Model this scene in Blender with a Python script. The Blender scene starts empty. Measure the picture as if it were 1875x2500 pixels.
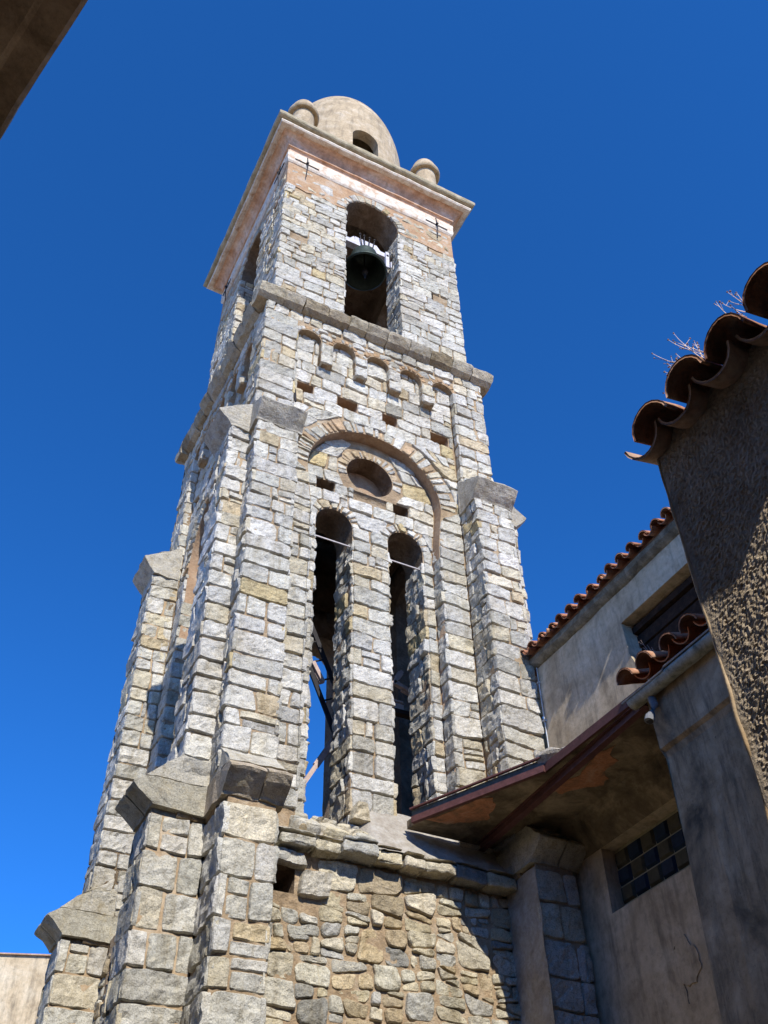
import bpy, bmesh, math, random
import numpy as np
from mathutils import Vector, Matrix
from mathutils.geometry import tessellate_polygon
R = math.radians
scene = bpy.context.scene
COL = scene.collection

# ------------------------------------------------------------------ camera
cam_d = bpy.data.cameras.new('camera')
cam = bpy.data.objects.new('camera', cam_d); COL.objects.link(cam)
cr = (0.89015167, -0.45539814, -0.01557337); cu = (-0.30902426, -0.62845054, 0.71383046); cf = (0.33486416, 0.63060482, 0.70014538)
cam.matrix_world = Matrix(((cr[0], cu[0], -cf[0], -4.9199), (cr[1], cu[1], -cf[1], -9.4932), (cr[2], cu[2], -cf[2], 1.5962), (0, 0, 0, 1)))
cam_d.sensor_fit = 'VERTICAL'; cam_d.sensor_height = 36.0; cam_d.lens = 34.604
cam_d.clip_start = 0.05; cam_d.clip_end = 3000
scene.camera = cam
# ------------------------------------------------------------------ sky and sun
SUN_EL = 40.0; SUN_S = 0.15
world = bpy.data.worlds.new('World'); scene.world = world; world.use_nodes = True
wn = world.node_tree.nodes; wn.clear()
bg = wn.new('ShaderNodeBackground'); wo = wn.new('ShaderNodeOutputWorld'); sky = wn.new('ShaderNodeTexSky')
sky.sky_type = 'NISHITA'; sky.sun_disc = False; sky.sun_elevation = R(SUN_EL); sky.sun_rotation = R(180 + 8.5)
sky.altitude = 6000; sky.air_density = 1.0; sky.dust_density = 0.0; sky.ozone_density = 6.0
bg.inputs['Strength'].default_value = 0.15
hs = wn.new('ShaderNodeHueSaturation'); hs.inputs['Saturation'].default_value = 1.205; hs.inputs['Value'].default_value = 2.0; hs.inputs['Hue'].default_value = 0.505
world.node_tree.links.new(sky.outputs[0], hs.inputs['Color']); world.node_tree.links.new(hs.outputs[0], bg.inputs[0]); world.node_tree.links.new(bg.outputs[0], wo.inputs[0])
sd = bpy.data.lights.new('sun', 'SUN'); sd.energy = 5.0; sd.angle = R(0.5); sd.color = (1.0, 0.965, 0.9)
sun = bpy.data.objects.new('sun', sd); COL.objects.link(sun)
_d = Vector((-SUN_S, -1, 0)).normalized() * math.cos(R(SUN_EL)) + Vector((0, 0, math.sin(R(SUN_EL))))
sun.rotation_euler = _d.to_track_quat('Z', 'Y').to_euler(); sun.location = _d * 60
scene.view_settings.view_transform = 'Standard'; scene.view_settings.look = 'None'
scene.view_settings.exposure = 0.27; scene.view_settings.gamma = 1.0
scene.view_settings.use_curve_mapping = False
scene.cycles.max_bounces = 6; scene.cycles.diffuse_bounces = 4

# ------------------------------------------------------------------ noise
_rt = np.random.RandomState(7).rand(64, 64, 64).astype(np.float64) * 2 - 1
def vn(P, f, s=0.0):
    Q = P * f + s; I = np.floor(Q).astype(int); F = Q - I; F = F * F * (3 - 2 * F)
    I0 = I & 63; I1 = (I + 1) & 63
    x0, y0, z0 = I0[..., 0], I0[..., 1], I0[..., 2]; x1, y1, z1 = I1[..., 0], I1[..., 1], I1[..., 2]
    fx, fy, fz = F[..., 0], F[..., 1], F[..., 2]
    c00 = _rt[x0, y0, z0] * (1 - fx) + _rt[x1, y0, z0] * fx; c10 = _rt[x0, y1, z0] * (1 - fx) + _rt[x1, y1, z0] * fx
    c01 = _rt[x0, y0, z1] * (1 - fx) + _rt[x1, y0, z1] * fx; c11 = _rt[x0, y1, z1] * (1 - fx) + _rt[x1, y1, z1] * fx
    return (c00 * (1 - fy) + c10 * fy) * (1 - fz) + (c01 * (1 - fy) + c11 * fy) * fz

# ------------------------------------------------------------------ materials
def nm(name, rough=0.9):
    m = bpy.data.materials.new(name); m.use_nodes = True
    nt = m.node_tree; b = nt.nodes['Principled BSDF']; b.inputs['Roughness'].default_value = rough
    b.inputs['Specular IOR Level'].default_value = 0.25
    return m, nt, b
def N(nt, t, **k):
    n = nt.nodes.new(t)
    for a, v in k.items(): setattr(n, a, v)
    return n
def noise(nt, scale, detail=5, rough=0.6, dist=0.0, coord=None):
    n = N(nt, 'ShaderNodeTexNoise'); n.inputs['Scale'].default_value = scale; n.inputs['Detail'].default_value = detail
    n.inputs['Roughness'].default_value = rough; n.inputs['Distortion'].default_value = dist
    nt.links.new(coord, n.inputs['Vector']); return n
def ramp(nt, src, stops):
    r = N(nt, 'ShaderNodeValToRGB'); e = r.color_ramp.elements
    while len(e) > 1: e.remove(e[-1])
    e[0].position = stops[0][0]; e[0].color = (*stops[0][1], 1)
    for p, c in stops[1:]:
        q = e.new(p); q.color = (*c, 1)
    nt.links.new(src, r.inputs[0]); return r
def mix(nt, a, b, fac, mode='MIX'):
    n = N(nt, 'ShaderNodeMix', data_type='RGBA', blend_type=mode)
    for s, v in ((6, a), (7, b), (0, fac)):
        if hasattr(v, 'links'): nt.links.new(v, n.inputs[s])
        elif s == 0: n.inputs[0].default_value = v
        else: n.inputs[s].default_value = (*v, 1)
    return n.outputs[2]
def bump(nt, b, src_list, coord):
    prev = None
    for (sc, st, dist, det) in src_list:
        n = noise(nt, sc, det, 0.65, 0.0, coord)
        bp = N(nt, 'ShaderNodeBump'); bp.inputs['Strength'].default_value = st; bp.inputs['Distance'].default_value = dist
        nt.links.new(n.outputs[0], bp.inputs['Height'])
        if prev: nt.links.new(prev.outputs[0], bp.inputs['Normal'])
        prev = bp
    nt.links.new(prev.outputs[0], b.inputs['Normal'])
def g3(v): return (v, v, v)
M = {}
def mk_stone(name, lichen=0.35, spk=1.0):
    m, nt, b = nm(name, 0.85)
    co = N(nt, 'ShaderNodeNewGeometry').outputs['Position']
    at = N(nt, 'ShaderNodeAttribute', attribute_name='col').outputs['Color']
    sp = ramp(nt, noise(nt, 75, 3, 0.7, 0, co).outputs[0], [(0.30, g3(0.42)), (0.44, g3(0.92)), (0.58, g3(1.08)), (0.75, g3(1.32))])
    c = mix(nt, at, sp.outputs[0], spk, 'MULTIPLY')
    bl = ramp(nt, noise(nt, 9, 5, 0.7, 0.4, co).outputs[0], [(0.30, (0.62, 0.60, 0.56)), (0.5, (1, 1, 1)), (0.68, (1.14, 1.12, 1.06))])
    c = mix(nt, c, bl.outputs[0], 1.0, 'MULTIPLY')
    li = ramp(nt, noise(nt, 5.5, 6, 0.75, 0.8, co).outputs[0], [(0.52, g3(0)), (0.70, g3(lichen))])
    c = mix(nt, c, (0.42, 0.34, 0.19), li.outputs[0])
    dk = ramp(nt, noise(nt, 23, 6, 0.8, 0.5, co).outputs[0], [(0.60, g3(0)), (0.74, g3(0.55))])
    c = mix(nt, c, (0.13, 0.125, 0.11), dk.outputs[0])
    mp = N(nt, 'ShaderNodeMapping'); mp.inputs['Scale'].default_value = (3.5, 3.5, .45); nt.links.new(co, mp.inputs[0])
    rs_ = ramp(nt, noise(nt, 1.5, 6, 0.7, 0.3, mp.outputs[0]).outputs[0], [(0.50, (1, 1, 1)), (0.70, (0.72, 0.68, 0.60))])
    c = mix(nt, c, rs_.outputs[0], 1.0, 'MULTIPLY')
    big = ramp(nt, noise(nt, 0.9, 5, 0.6, 0.3, co).outputs[0], [(0.32, (0.78, 0.74, 0.66)), (0.55, (1, 0.985, 0.95)), (0.72, (1.06, 1.04, 1.0))])
    c = mix(nt, c, big.outputs[0], 1.0, 'MULTIPLY')
    nt.links.new(c, b.inputs['Base Color'])
    bump(nt, b, [(12, 0.8, 0.035, 7), (45, 0.9, 0.014, 6), (150, 0.7, 0.004, 2)], co)
    return m
M['stone'] = mk_stone('granite_stone')
M['stone_dark'] = mk_stone('weathered_stone', 0.6)
def mk_plaster(name, c1, c2, c3, sc=2.5, bumps=((18, 0.4, 0.012, 6), (90, 0.5, 0.003, 4)), streak=0.0, speck=0.0):
    m, nt, b = nm(name, 0.93)
    co = N(nt, 'ShaderNodeNewGeometry').outputs['Position']
    n1 = noise(nt, sc, 7, 0.65, 0.5, co)
    r1 = ramp(nt, n1.outputs[0], [(0.32, c1), (0.5, c2), (0.68, c3)])
    c = r1.outputs[0]
    r2 = ramp(nt, noise(nt, sc * 7, 5, 0.7, 0.2, co).outputs[0], [(0.3, g3(0.75)), (0.5, g3(1)), (0.7, g3(1.12))])
    c = mix(nt, c, r2.outputs[0], 1.0, 'MULTIPLY')
    if streak > 0:
        mp = N(nt, 'ShaderNodeMapping'); mp.inputs['Scale'].default_value = (5, 5, 0.8); nt.links.new(co, mp.inputs[0])
        r3 = ramp(nt, noise(nt, 1.6, 6, 0.7, 0.3, mp.outputs[0]).outputs[0], [(0.48, g3(0)), (0.72, g3(streak))])
        c = mix(nt, c, (0.075, 0.065, 0.05), r3.outputs[0])
    if speck > 0:
        r4 = ramp(nt, noise(nt, 38, 5, 0.8, 0, co).outputs[0], [(0.60, g3(0)), (0.68, g3(speck))])
        c = mix(nt, c, (0.05, 0.045, 0.035), r4.outputs[0])
    nt.links.new(c, b.inputs['Base Color']); bump(nt, b, bumps, co)
    return m
M['mortar'] = mk_plaster('ochre_mortar', (0.22, 0.155, 0.09), (0.36, 0.255, 0.15), (0.45, 0.36, 0.25), 4.0, ((22, 0.9, 0.03, 6), (70, 0.8, 0.008, 4)))
M['band'] = mk_plaster('worn_ochre_render', (0.34, 0.20, 0.11), (0.44, 0.28, 0.16), (0.50, 0.40, 0.30), 3.0, ((9, 0.8, 0.04, 6), (40, 0.8, 0.012, 5)))
M['intrados'] = mk_plaster('brown_arch_render', (0.27, 0.17, 0.10), (0.36, 0.24, 0.15), (0.42, 0.31, 0.21), 4.0, ((25, 0.8, 0.02, 6), (90, 0.6, 0.005, 3)))
M['cornice'] = mk_plaster('orange_brown_plaster', (0.42, 0.22, 0.12), (0.60, 0.37, 0.24), (0.70, 0.54, 0.42), 2.2, ((12, 0.35, 0.015, 6), (80, 0.4, 0.003, 3)), streak=0.35)
M['white'] = mk_plaster('worn_white_limewash', (0.46, 0.29, 0.17), (0.64, 0.54, 0.43), (0.76, 0.70, 0.60), 6.0, ((14, 0.35, 0.01, 6), (90, 0.4, 0.003, 3)))
M['lichened'] = mk_plaster('lichened_coping', (0.24, 0.20, 0.12), (0.37, 0.31, 0.20), (0.48, 0.40, 0.28), 5.0, ((20, 0.7, 0.015, 6), (90, 0.5, 0.004, 3)))
M['dome'] = mk_plaster('stained_dome_plaster', (0.34, 0.26, 0.165), (0.46, 0.355, 0.225), (0.56, 0.46, 0.33), 2.6, ((10, 0.3, 0.012, 6), (70, 0.35, 0.003, 4)), streak=0.55, speck=0.4)
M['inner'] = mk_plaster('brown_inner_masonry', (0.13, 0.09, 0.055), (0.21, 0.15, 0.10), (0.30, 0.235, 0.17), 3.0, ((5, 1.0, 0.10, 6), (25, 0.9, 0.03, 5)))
M['sill'] = mk_plaster('grey_sloped_render', (0.26, 0.22, 0.17), (0.36, 0.32, 0.26), (0.44, 0.41, 0.36), 4.0, ((9, 0.6, 0.04, 6), (50, 0.8, 0.01, 5)), speck=0.3)
M['beige'] = mk_plaster('aged_beige_plaster', (0.30, 0.195, 0.10), (0.46, 0.325, 0.185), (0.57, 0.43, 0.275), 1.6, ((7, 0.3, 0.02, 6), (60, 0.5, 0.004, 4)), streak=0.7, speck=0.35)
M['mould'] = mk_plaster('mouldy_cornice', (0.10, 0.085, 0.06), (0.19, 0.165, 0.12), (0.32, 0.28, 0.21), 7.0, ((20, 0.6, 0.015, 6), (90, 0.5, 0.004, 3)), speck=0.3)
M['annex'] = mk_plaster('black_stained_plaster', (0.10, 0.08, 0.055), (0.36, 0.26, 0.155), (0.54, 0.42, 0.28), 1.3, ((7, 0.4, 0.02, 6), (50, 0.6, 0.006, 5)), streak=0.85, speck=0.8)
M['cream'] = mk_plaster('cream_nave_plaster', (0.38, 0.29, 0.18), (0.54, 0.43, 0.285), (0.64, 0.54, 0.39), 1.8, ((7, 0.3, 0.02, 6), (60, 0.5, 0.004, 4)), streak=0.55, speck=0.25)
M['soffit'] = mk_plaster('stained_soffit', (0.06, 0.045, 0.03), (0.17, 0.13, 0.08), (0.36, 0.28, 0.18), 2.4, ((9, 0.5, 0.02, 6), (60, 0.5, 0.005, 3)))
M['pebble'] = mk_plaster('pebble_roughcast', (0.30, 0.225, 0.145), (0.44, 0.345, 0.235), (0.55, 0.45, 0.325), 3.5, ((60, 0.8, 0.008, 4), (200, 0.5, 0.002, 2)), speck=0.4)
M['eave_dark'] = mk_plaster('dark_eave_render', (0.16, 0.115, 0.065), (0.27, 0.195, 0.12), (0.40, 0.30, 0.19), 3.0, ((12, 0.4, 0.02, 6), (60, 0.5, 0.005, 3)), streak=0.3)
M['strip'] = mk_plaster('pale_plaster_strip', (0.33, 0.30, 0.25), (0.42, 0.39, 0.33), (0.50, 0.47, 0.41), 5, ((20, 0.3, 0.01, 5),))
M['tile'] = mk_plaster('terracotta_tile', (0.22, 0.11, 0.065), (0.44, 0.19, 0.10), (0.56, 0.34, 0.21), 4.0, ((30, 0.4, 0.006, 5), (120, 0.4, 0.002, 3)), speck=0.45)
M['tile_bright'] = mk_plaster('bright_terracotta', (0.50, 0.14, 0.05), (0.62, 0.20, 0.07), (0.62, 0.28, 0.13), 7.0, ((30, 0.3, 0.004, 5),), speck=0.1)
M['tile_old'] = mk_plaster('old_dark_tile', (0.22, 0.11, 0.06), (0.40, 0.19, 0.10), (0.52, 0.33, 0.22), 7.0, ((25, 0.5, 0.008, 5), (120, 0.4, 0.002, 3)), speck=0.5)
M['tile_pale'] = mk_plaster('pale_clay_tile', (0.30, 0.17, 0.11), (0.48, 0.31, 0.21), (0.56, 0.42, 0.31), 6.0, ((25, 0.5, 0.008, 5), (120, 0.4, 0.002, 3)), speck=0.4)
M['tile_worn'] = mk_plaster('worn_exposed_tile', (0.20, 0.13, 0.08), (0.46, 0.20, 0.10), (0.50, 0.30, 0.19), 5.0, ((20, 0.5, 0.01, 5),), speck=0.4)
M['ground'] = mk_plaster('paving', (0.24, 0.19, 0.13), (0.32, 0.26, 0.18), (0.40, 0.33, 0.24), 0.6, ((6, 0.5, 0.03, 6), (60, 0.5, 0.005, 4)))
M['wood'] = mk_plaster('dark_brown_wood', (0.02, 0.012, 0.009), (0.036, 0.021, 0.014), (0.065, 0.038, 0.026), 9.0, ((30, 0.5, 0.01, 5),))
M['timber'] = mk_plaster('pale_pink_timber', (0.40, 0.30, 0.26), (0.50, 0.38, 0.33), (0.56, 0.45, 0.40), 9.0, ((40, 0.3, 0.004, 4),))
M['yoke'] = mk_plaster('pale_grey_painted_steel', (0.45, 0.42, 0.45), (0.58, 0.56, 0.60), (0.66, 0.64, 0.67), 9.0, ((40, 0.2, 0.003, 4),))
M['asbestos'] = mk_plaster('mossy_cement_gutter', (0.10, 0.10, 0.07), (0.33, 0.31, 0.24), (0.46, 0.44, 0.36), 7.0, ((25, 0.4, 0.008, 5), (120, 0.4, 0.002, 3)), speck=0.3)
def mk_metal(name, c, rough=0.5, metal=0.6, var=0.35):
    m, nt, b = nm(name, rough); b.inputs['Metallic'].default_value = metal
    co = N(nt, 'ShaderNodeNewGeometry').outputs['Position']
    r = ramp(nt, noise(nt, 12, 6, 0.7, 0.3, co).outputs[0], [(0.3, tuple(x * (1 - var) for x in c)), (0.55, c), (0.75, tuple(min(1, x * (1 + var)) for x in c))])
    nt.links.new(r.outputs[0], b.inputs['Base Color']); bump(nt, b, [(60, 0.25, 0.003, 4)], co); return m
M['bronze'] = mk_metal('green_bronze', (0.045, 0.062, 0.052), 0.5, 0.5)
M['iron'] = mk_metal('dark_iron', (0.03, 0.028, 0.03), 0.6, 0.5)
M['pale_iron'] = mk_metal('pale_iron', (0.42, 0.37, 0.35), 0.6, 0.1)
M['red_steel'] = mk_metal('red_oxide_steel', (0.13, 0.055, 0.048), 0.55, 0.1)
M['gutter_in'] = mk_metal('grey_gutter_lining', (0.12, 0.13, 0.11), 0.8, 0.0)
M['galv'] = mk_metal('galvanised_steel', (0.26, 0.26, 0.27), 0.5, 0.6)
M['spout'] = mk_metal('grey_drain_pipe', (0.20, 0.20, 0.20), 0.85, 0.0)
M['cable'] = mk_metal('pale_cable', (0.50, 0.52, 0.52), 0.6, 0.0)
M['glass_blue'] = mk_metal('blue_glass_block', (0.02, 0.035, 0.06), 0.3, 0.0)
M['glass_green'] = mk_metal('olive_glass_block', (0.09, 0.08, 0.05), 0.35, 0.0)
M['grout'] = mk_plaster('pale_grout', (0.30, 0.26, 0.16), (0.36, 0.32, 0.20), (0.40, 0.36, 0.24), 5, ((30, 0.3, 0.004, 4),))
M['straw'] = mk_metal('dry_straw', (0.70, 0.58, 0.52), 0.8, 0.0)
M['seed'] = mk_metal('brown_seed_head', (0.30, 0.20, 0.17), 0.8, 0.0)
M['leaf'] = mk_metal('small_green_leaf', (0.07, 0.10, 0.04), 0.8, 0.0)

# ------------------------------------------------------------------ mesh builder
class MB:
    def __init__(s): s.v = []; s.f = []; s.c = []; s.m = []; s.n = 0
    def add(s, verts, faces, col=(0.5, 0.5, 0.5), mat=0):
        V = np.asarray(verts, float).reshape(-1, 3); o = s.n; s.v.append(V)
        c = np.asarray(col, float)
        s.c.append(np.tile(c, (len(V), 1)) if c.ndim == 1 else c)
        for f in faces: s.f.append(tuple(i + o for i in f))
        s.m += [mat] * len(faces); s.n += len(V)
    def grid(s, P, col=(0.5, 0.5, 0.5), mat=0, closed=False, flip=False):
        a, b = P.shape[:2]; F = []
        for i in range(a - 1):
            for j in range(b - 1 if not closed else b):
                j2 = (j + 1) % b
                q = (i * b + j, (i + 1) * b + j, (i + 1) * b + j2, i * b + j2)
                F.append(q[::-1] if flip else q)
        s.add(P.reshape(-1, 3), F, col, mat)
    def box(s, x0, x1, y0, y1, z0, z1, mat=0, col=(0.5, 0.5, 0.5)):
        V = [(x, y, z) for z in (z0, z1) for y in (y0, y1) for x in (x0, x1)]
        s.add(V, [(0, 2, 3, 1), (4, 5, 7, 6), (0, 1, 5, 4), (2, 6, 7, 3), (0, 4, 6, 2), (1, 3, 7, 5)], col, mat)
    def bar(s, a, b, w, h=None, mat=0, up=(0, 0, 1), col=(0.5, 0.5, 0.5)):
        h = h or w; a = Vector(a); b = Vector(b); d = (b - a).normalized(); u = Vector(up)
        if abs(d.dot(u)) > 0.95: u = Vector((1, 0, 0))
        x = d.cross(u).normalized(); y = x.cross(d).normalized()
        V = [p + x * sx * w / 2 + y * sy * h / 2 for p in (a, b) for sy in (-1, 1) for sx in (-1, 1)]
        s.add([tuple(p) for p in V], [(0, 1, 3, 2), (4, 6, 7, 5), (0, 4, 5, 1), (2, 3, 7, 6), (0, 2, 6, 4), (1, 5, 7, 3)], col, mat)
    def tube(s, pts, r, n=8, mat=0, col=(0.5, 0.5, 0.5), cap=True):
        pts = [Vector(p) for p in pts]; rr = r if isinstance(r, (list, tuple)) else [r] * len(pts); rings = []
        for i, p in enumerate(pts):
            d = (pts[min(i + 1, len(pts) - 1)] - pts[max(i - 1, 0)]).normalized()
            u = Vector((0, 0, 1)) if abs(d.z) < 0.9 else Vector((1, 0, 0)); x = d.cross(u).normalized(); y = x.cross(d)
            rings.append([p + (x * math.cos(t) + y * math.sin(t)) * rr[i] for t in [2 * math.pi * k / n for k in range(n)]])
        P = np.array([[tuple(q) for q in g] for g in rings]); o = s.n; s.grid(P, col, mat, closed=True)
        if cap:
            s.f.append(tuple(o + k for k in range(n))[::-1]); s.m.append(mat)
            s.f.append(tuple(o + (len(pts) - 1) * n + k for k in range(n))); s.m.append(mat)
    def lathe(s, cx, cy, prof, n=48, mat=0, col=(0.5, 0.5, 0.5)):
        P = np.array([[(cx + r * math.cos(2 * math.pi * k / n), cy + r * math.sin(2 * math.pi * k / n), z) for k in range(n)] for r, z in prof])
        s.grid(P, col, mat, closed=True, flip=True)
    def build(s, name, mats, parent=None, smooth=False, cat=None, label=None, group=None, kind=None):
        me = bpy.data.meshes.new(name)
        V = np.concatenate(s.v) if s.v else np.zeros((0, 3))
        me.from_pydata(V.tolist(), [], s.f)
        for m in mats: me.materials.append(M[m])
        me.polygons.foreach_set('material_index', s.m)
        if smooth: me.polygons.foreach_set('use_smooth', [True] * len(s.f))
        if smooth == 'flat0': me.polygons.foreach_set('use_smooth', [m_ != 0 for m_ in s.m])
        ca = me.color_attributes.new('col', 'FLOAT_COLOR', 'POINT')
        C4 = np.ones((len(V), 4)); C4[:, :3] = np.concatenate(s.c); ca.data.foreach_set('color', C4.ravel())
        o = bpy.data.objects.new(name, me); COL.objects.link(o)
        if parent: o.parent = parent
        tag(o, label, cat, group, kind); return o
def tag(o, label=None, cat=None, group=None, kind=None):
    if label: o['label'] = label
    if cat: o['category'] = cat
    if group: o['group'] = group
    if kind: o['kind'] = kind
    return o
def thing(name, loc, label, cat, group=None):
    o = bpy.data.objects.new(name, None); COL.objects.link(o); o.empty_display_size = 0.2
    tag(o, label, cat, group)
    return o

# frames -------------------------------------------------------------
class FR:
    def __init__(s, O, e1, e2, n): s.O, s.e1, s.e2, s.n = [np.array(a, float) for a in (O, e1, e2, n)]
    def P(s, u, v, d): return s.O + np.multiply.outer(u, s.e1) + np.multiply.outer(v, s.e2) + np.multiply.outer(d, s.n)
TC = np.array([0, 2.0, 0]); EZ = np.array([0, 0, 1.0])
UK = [np.array(a, float) for a in ((1, 0, 0), (0, -1, 0), (-1, 0, 0), (0, 1, 0))]      # front, left, back, right
NK = [np.array(a, float) for a in ((0, -1, 0), (-1, 0, 0), (0, 1, 0), (1, 0, 0))]
def face_frame(k, d): return FR(TC + NK[k] * d, UK[k], EZ, NK[k])
def jamb_frame(k, u, side):   # faces side*U ; e1 runs along the depth
    e1 = NK[k] * (-side); return FR(TC + UK[k] * u, e1, EZ, UK[k] * side)
def fpt(k, u, d, z): return TC + UK[k] * u + NK[k] * d + EZ * z

rng = random.Random(11)
GREYS = [((0.56, 0.555, 0.535), 32), ((0.62, 0.61, 0.585), 28), ((0.50, 0.50, 0.485), 18), ((0.58, 0.54, 0.45), 12), ((0.54, 0.46, 0.33), 4), ((0.56, 0.47, 0.29), 2), ((0.42, 0.41, 0.38), 4)]
BASEC = [((0.55, 0.535, 0.48), 24), ((0.57, 0.53, 0.44), 24), ((0.48, 0.48, 0.465), 14), ((0.52, 0.43, 0.30), 10), ((0.40, 0.34, 0.25), 9), ((0.27, 0.27, 0.26), 5), ((0.55, 0.50, 0.38), 8)]
def pick(pal, r=rng):
    t = r.random() * sum(w for _, w in pal)
    for c, w in pal:
        t -= w
        if t <= 0: break
    k = r.uniform(0.84, 1.10); w_ = r.uniform(-.02, .03); return (min(.75, c[0] * k), min(.75, c[1] * k * .972), min(.75, c[2] * k * (.90 + w_)))
def axis_par(L, res, e=0.005):
    e = min(e, L * 0.08); e2 = min(0.014, L * 0.2); n = max(2, int(round((L - 2 * e2) / res)))
    mid = np.linspace(e2, L - e2, n + 1)
    return np.concatenate([[0, e], mid, [L - e, L]]) / L
def stone(mb, fr, c4, h, col, res=0.05, amp=1.0, jit=0.012, mat=0, r=rng):
    c4 = np.array(c4, float)
    W = (np.hypot(*(c4[1] - c4[0])) + np.hypot(*(c4[2] - c4[3]))) / 2; H = (np.hypot(*(c4[3] - c4[0])) + np.hypot(*(c4[2] - c4[1]))) / 2
    if W < 0.02 or H < 0.02: return
    a = axis_par(W, res)[:, None]; b = axis_par(H, res)[None, :]
    am = a * 2 - 1; bm = b * 2 - 1
    cs = min(0.022, 0.10 * min(W, H)); cw = (am ** 8) * (bm ** 8)
    A = a - np.sign(am) * cw * cs / W; B = b - np.sign(bm) * cw * cs / H
    A = np.clip(A + 0 * b, 0, 1); B = np.clip(B + 0 * a, 0, 1)
    w00, w10, w11, w01 = (1 - A) * (1 - B), A * (1 - B), A * B, (1 - A) * B
    U = w00 * c4[0, 0] + w10 * c4[1, 0] + w11 * c4[2, 0] + w01 * c4[3, 0]
    V = w00 * c4[0, 1] + w10 * c4[1, 1] + w11 * c4[2, 1] + w01 * c4[3, 1]
    s0 = r.uniform(0, 60)
    P = fr.P(U, V, 0 * U)
    U = U + jit * .6 * vn(P, 6.5, s0) + jit * 0.45 * vn(P, 26, s0 + 5); V = V + jit * 1.6 * vn(P, 2.6, 41.0) + jit * .6 * vn(P, 6.5, s0 + 20) + jit * 0.55 * vn(P, 26, s0 + 9)
    t = np.minimum(np.minimum(a, 1 - a) * W, np.minimum(b, 1 - b) * H) / 0.012
    prof = 1 - (1 - np.clip(t, 0, 1)) ** 2.4
    tilt = r.uniform(-.010, .010) * am + r.uniform(-.010, .012) * bm
    q = vn(P, 5.0, s0 + 3); 
    D = -0.036 + prof * (0.036 + h + amp * (tilt + 0.012 * q + 0.012 * vn(P, 12, s0 + 7) + 0.010 * vn(P, 27, s0 + 1)))
    mb.grid(fr.P(U, V, D), col, mat)
def rows(z0, z1, h0, h1, seed):
    r = random.Random(seed); L = [z0]
    while L[-1] < z1 - h1 * 0.6: L.append(L[-1] + r.uniform(h0, h1))
    k = (z1 - z0) / (L[-1] - z0) if L[-1] > z0 else 1
    return [z0 + (x - z0) * k for x in L]
def lay(mb, fr, rws, iv, wmin, wmax, res=0.05, h=0.012, pal=GREYS, gap=0.0048, split=0.22, amp=1.0, seed=0, palf=None):
    r = random.Random(seed * 77 + 5)
    for za, zb in zip(rws[:-1], rws[1:]):
        zm = (za + zb) / 2; I = iv(zm)
        Ia, Ib = iv(za + 0.004), iv(zb - 0.004)
        if len(Ia) != len(I): Ia = I
        if len(Ib) != len(I): Ib = I
        for (m0, m1), (a0, a1), (b0, b1) in zip(I, Ia, Ib):
            L = m1 - m0
            if L < 0.03: continue
            js = [0.0]; 
            while True:
                w = r.uniform(wmin, wmax)
                if js[-1] + w > L - wmin * 0.55: break
                js.append(js[-1] + w)
            js.append(L); js = [j / L for j in js]
            if len(js) > 3: js = [0] + [min(.97, max(.03, j + r.uniform(-.04, .04) / len(js))) for j in js[1:-1]] + [1]
            pz = [(r.uniform(-.018, .018), r.uniform(-.018, .018)) for _ in js]
            for i in range(len(js) - 1):
                ja, jb = js[i], js[i + 1]
                sl = r.uniform(-.012, .012) if 0 < i else 0
                G_ = [gap * r.choice((.4, .8, 1, 1.3, 2.6)) for _ in range(6)]
                c = [(a0 + (a1 - a0) * ja + G_[0], za + G_[1]), (a0 + (a1 - a0) * jb - G_[2], za + G_[3]), (b0 + (b1 - b0) * jb - G_[2], zb - G_[4]), (b0 + (b1 - b0) * ja + G_[0], zb - G_[5])]
                W = (m1 - m0) * (jb - ja); pl = palf(zm) if palf else pal
                hh = h + r.uniform(-.010, .016)
                t = r.random()
                if W > 0.3 and t < split:           # a narrow upright filler beside a bigger stone, or two thin ones stacked
                    f = r.uniform(.28, .42) if t < split * .55 else r.uniform(.58, .75)
                    cm0 = [c[0][0] + (c[1][0] - c[0][0]) * f, c[0][1]]; cm1 = [c[3][0] + (c[2][0] - c[3][0]) * (f + r.uniform(-.08, .08)), c[3][1]]
                    stone(mb, fr, [c[0], (cm0[0] - gap, cm0[1]), (cm1[0] - gap, cm1[1]), c[3]], hh, pick(pl, r), res, amp, r=r)
                    if r.random() < .6:
                        zc = za + (zb - za) * r.uniform(.35, .65)
                        stone(mb, fr, [(cm0[0] + gap, cm0[1]), c[1], (c[1][0], zc - gap), (cm0[0] + gap, zc - gap)], h - .006, pick(pl, r), res, amp, r=r)
                        stone(mb, fr, [(cm1[0] + gap, zc + gap), (c[1][0], zc + gap), c[2], (cm1[0] + gap, cm1[1])], h, pick(pl, r), res, amp, r=r)
                    else: stone(mb, fr, [(cm0[0] + gap, cm0[1]), c[1], c[2], (cm1[0] + gap, cm1[1])], h, pick(pl, r), res, amp, r=r)
                else: stone(mb, fr, c, hh, pick(pl, r), res, amp, r=r)
def minus(I, cuts):
    for c0, c1 in cuts:
        O = []
        for a, b in I:
            if c1 <= a or c0 >= b: O.append((a, b)); continue
            if c0 > a: O.append((a, c0))
            if c1 < b: O.append((c1, b))
        I = O
    return [(a, b) for a, b in I if b - a > 0.045]
def circ(cx, cz, r, z):
    t = r * r - (z - cz) ** 2
    return (cx - math.sqrt(t), cx + math.sqrt(t)) if t > 0 else None
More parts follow.
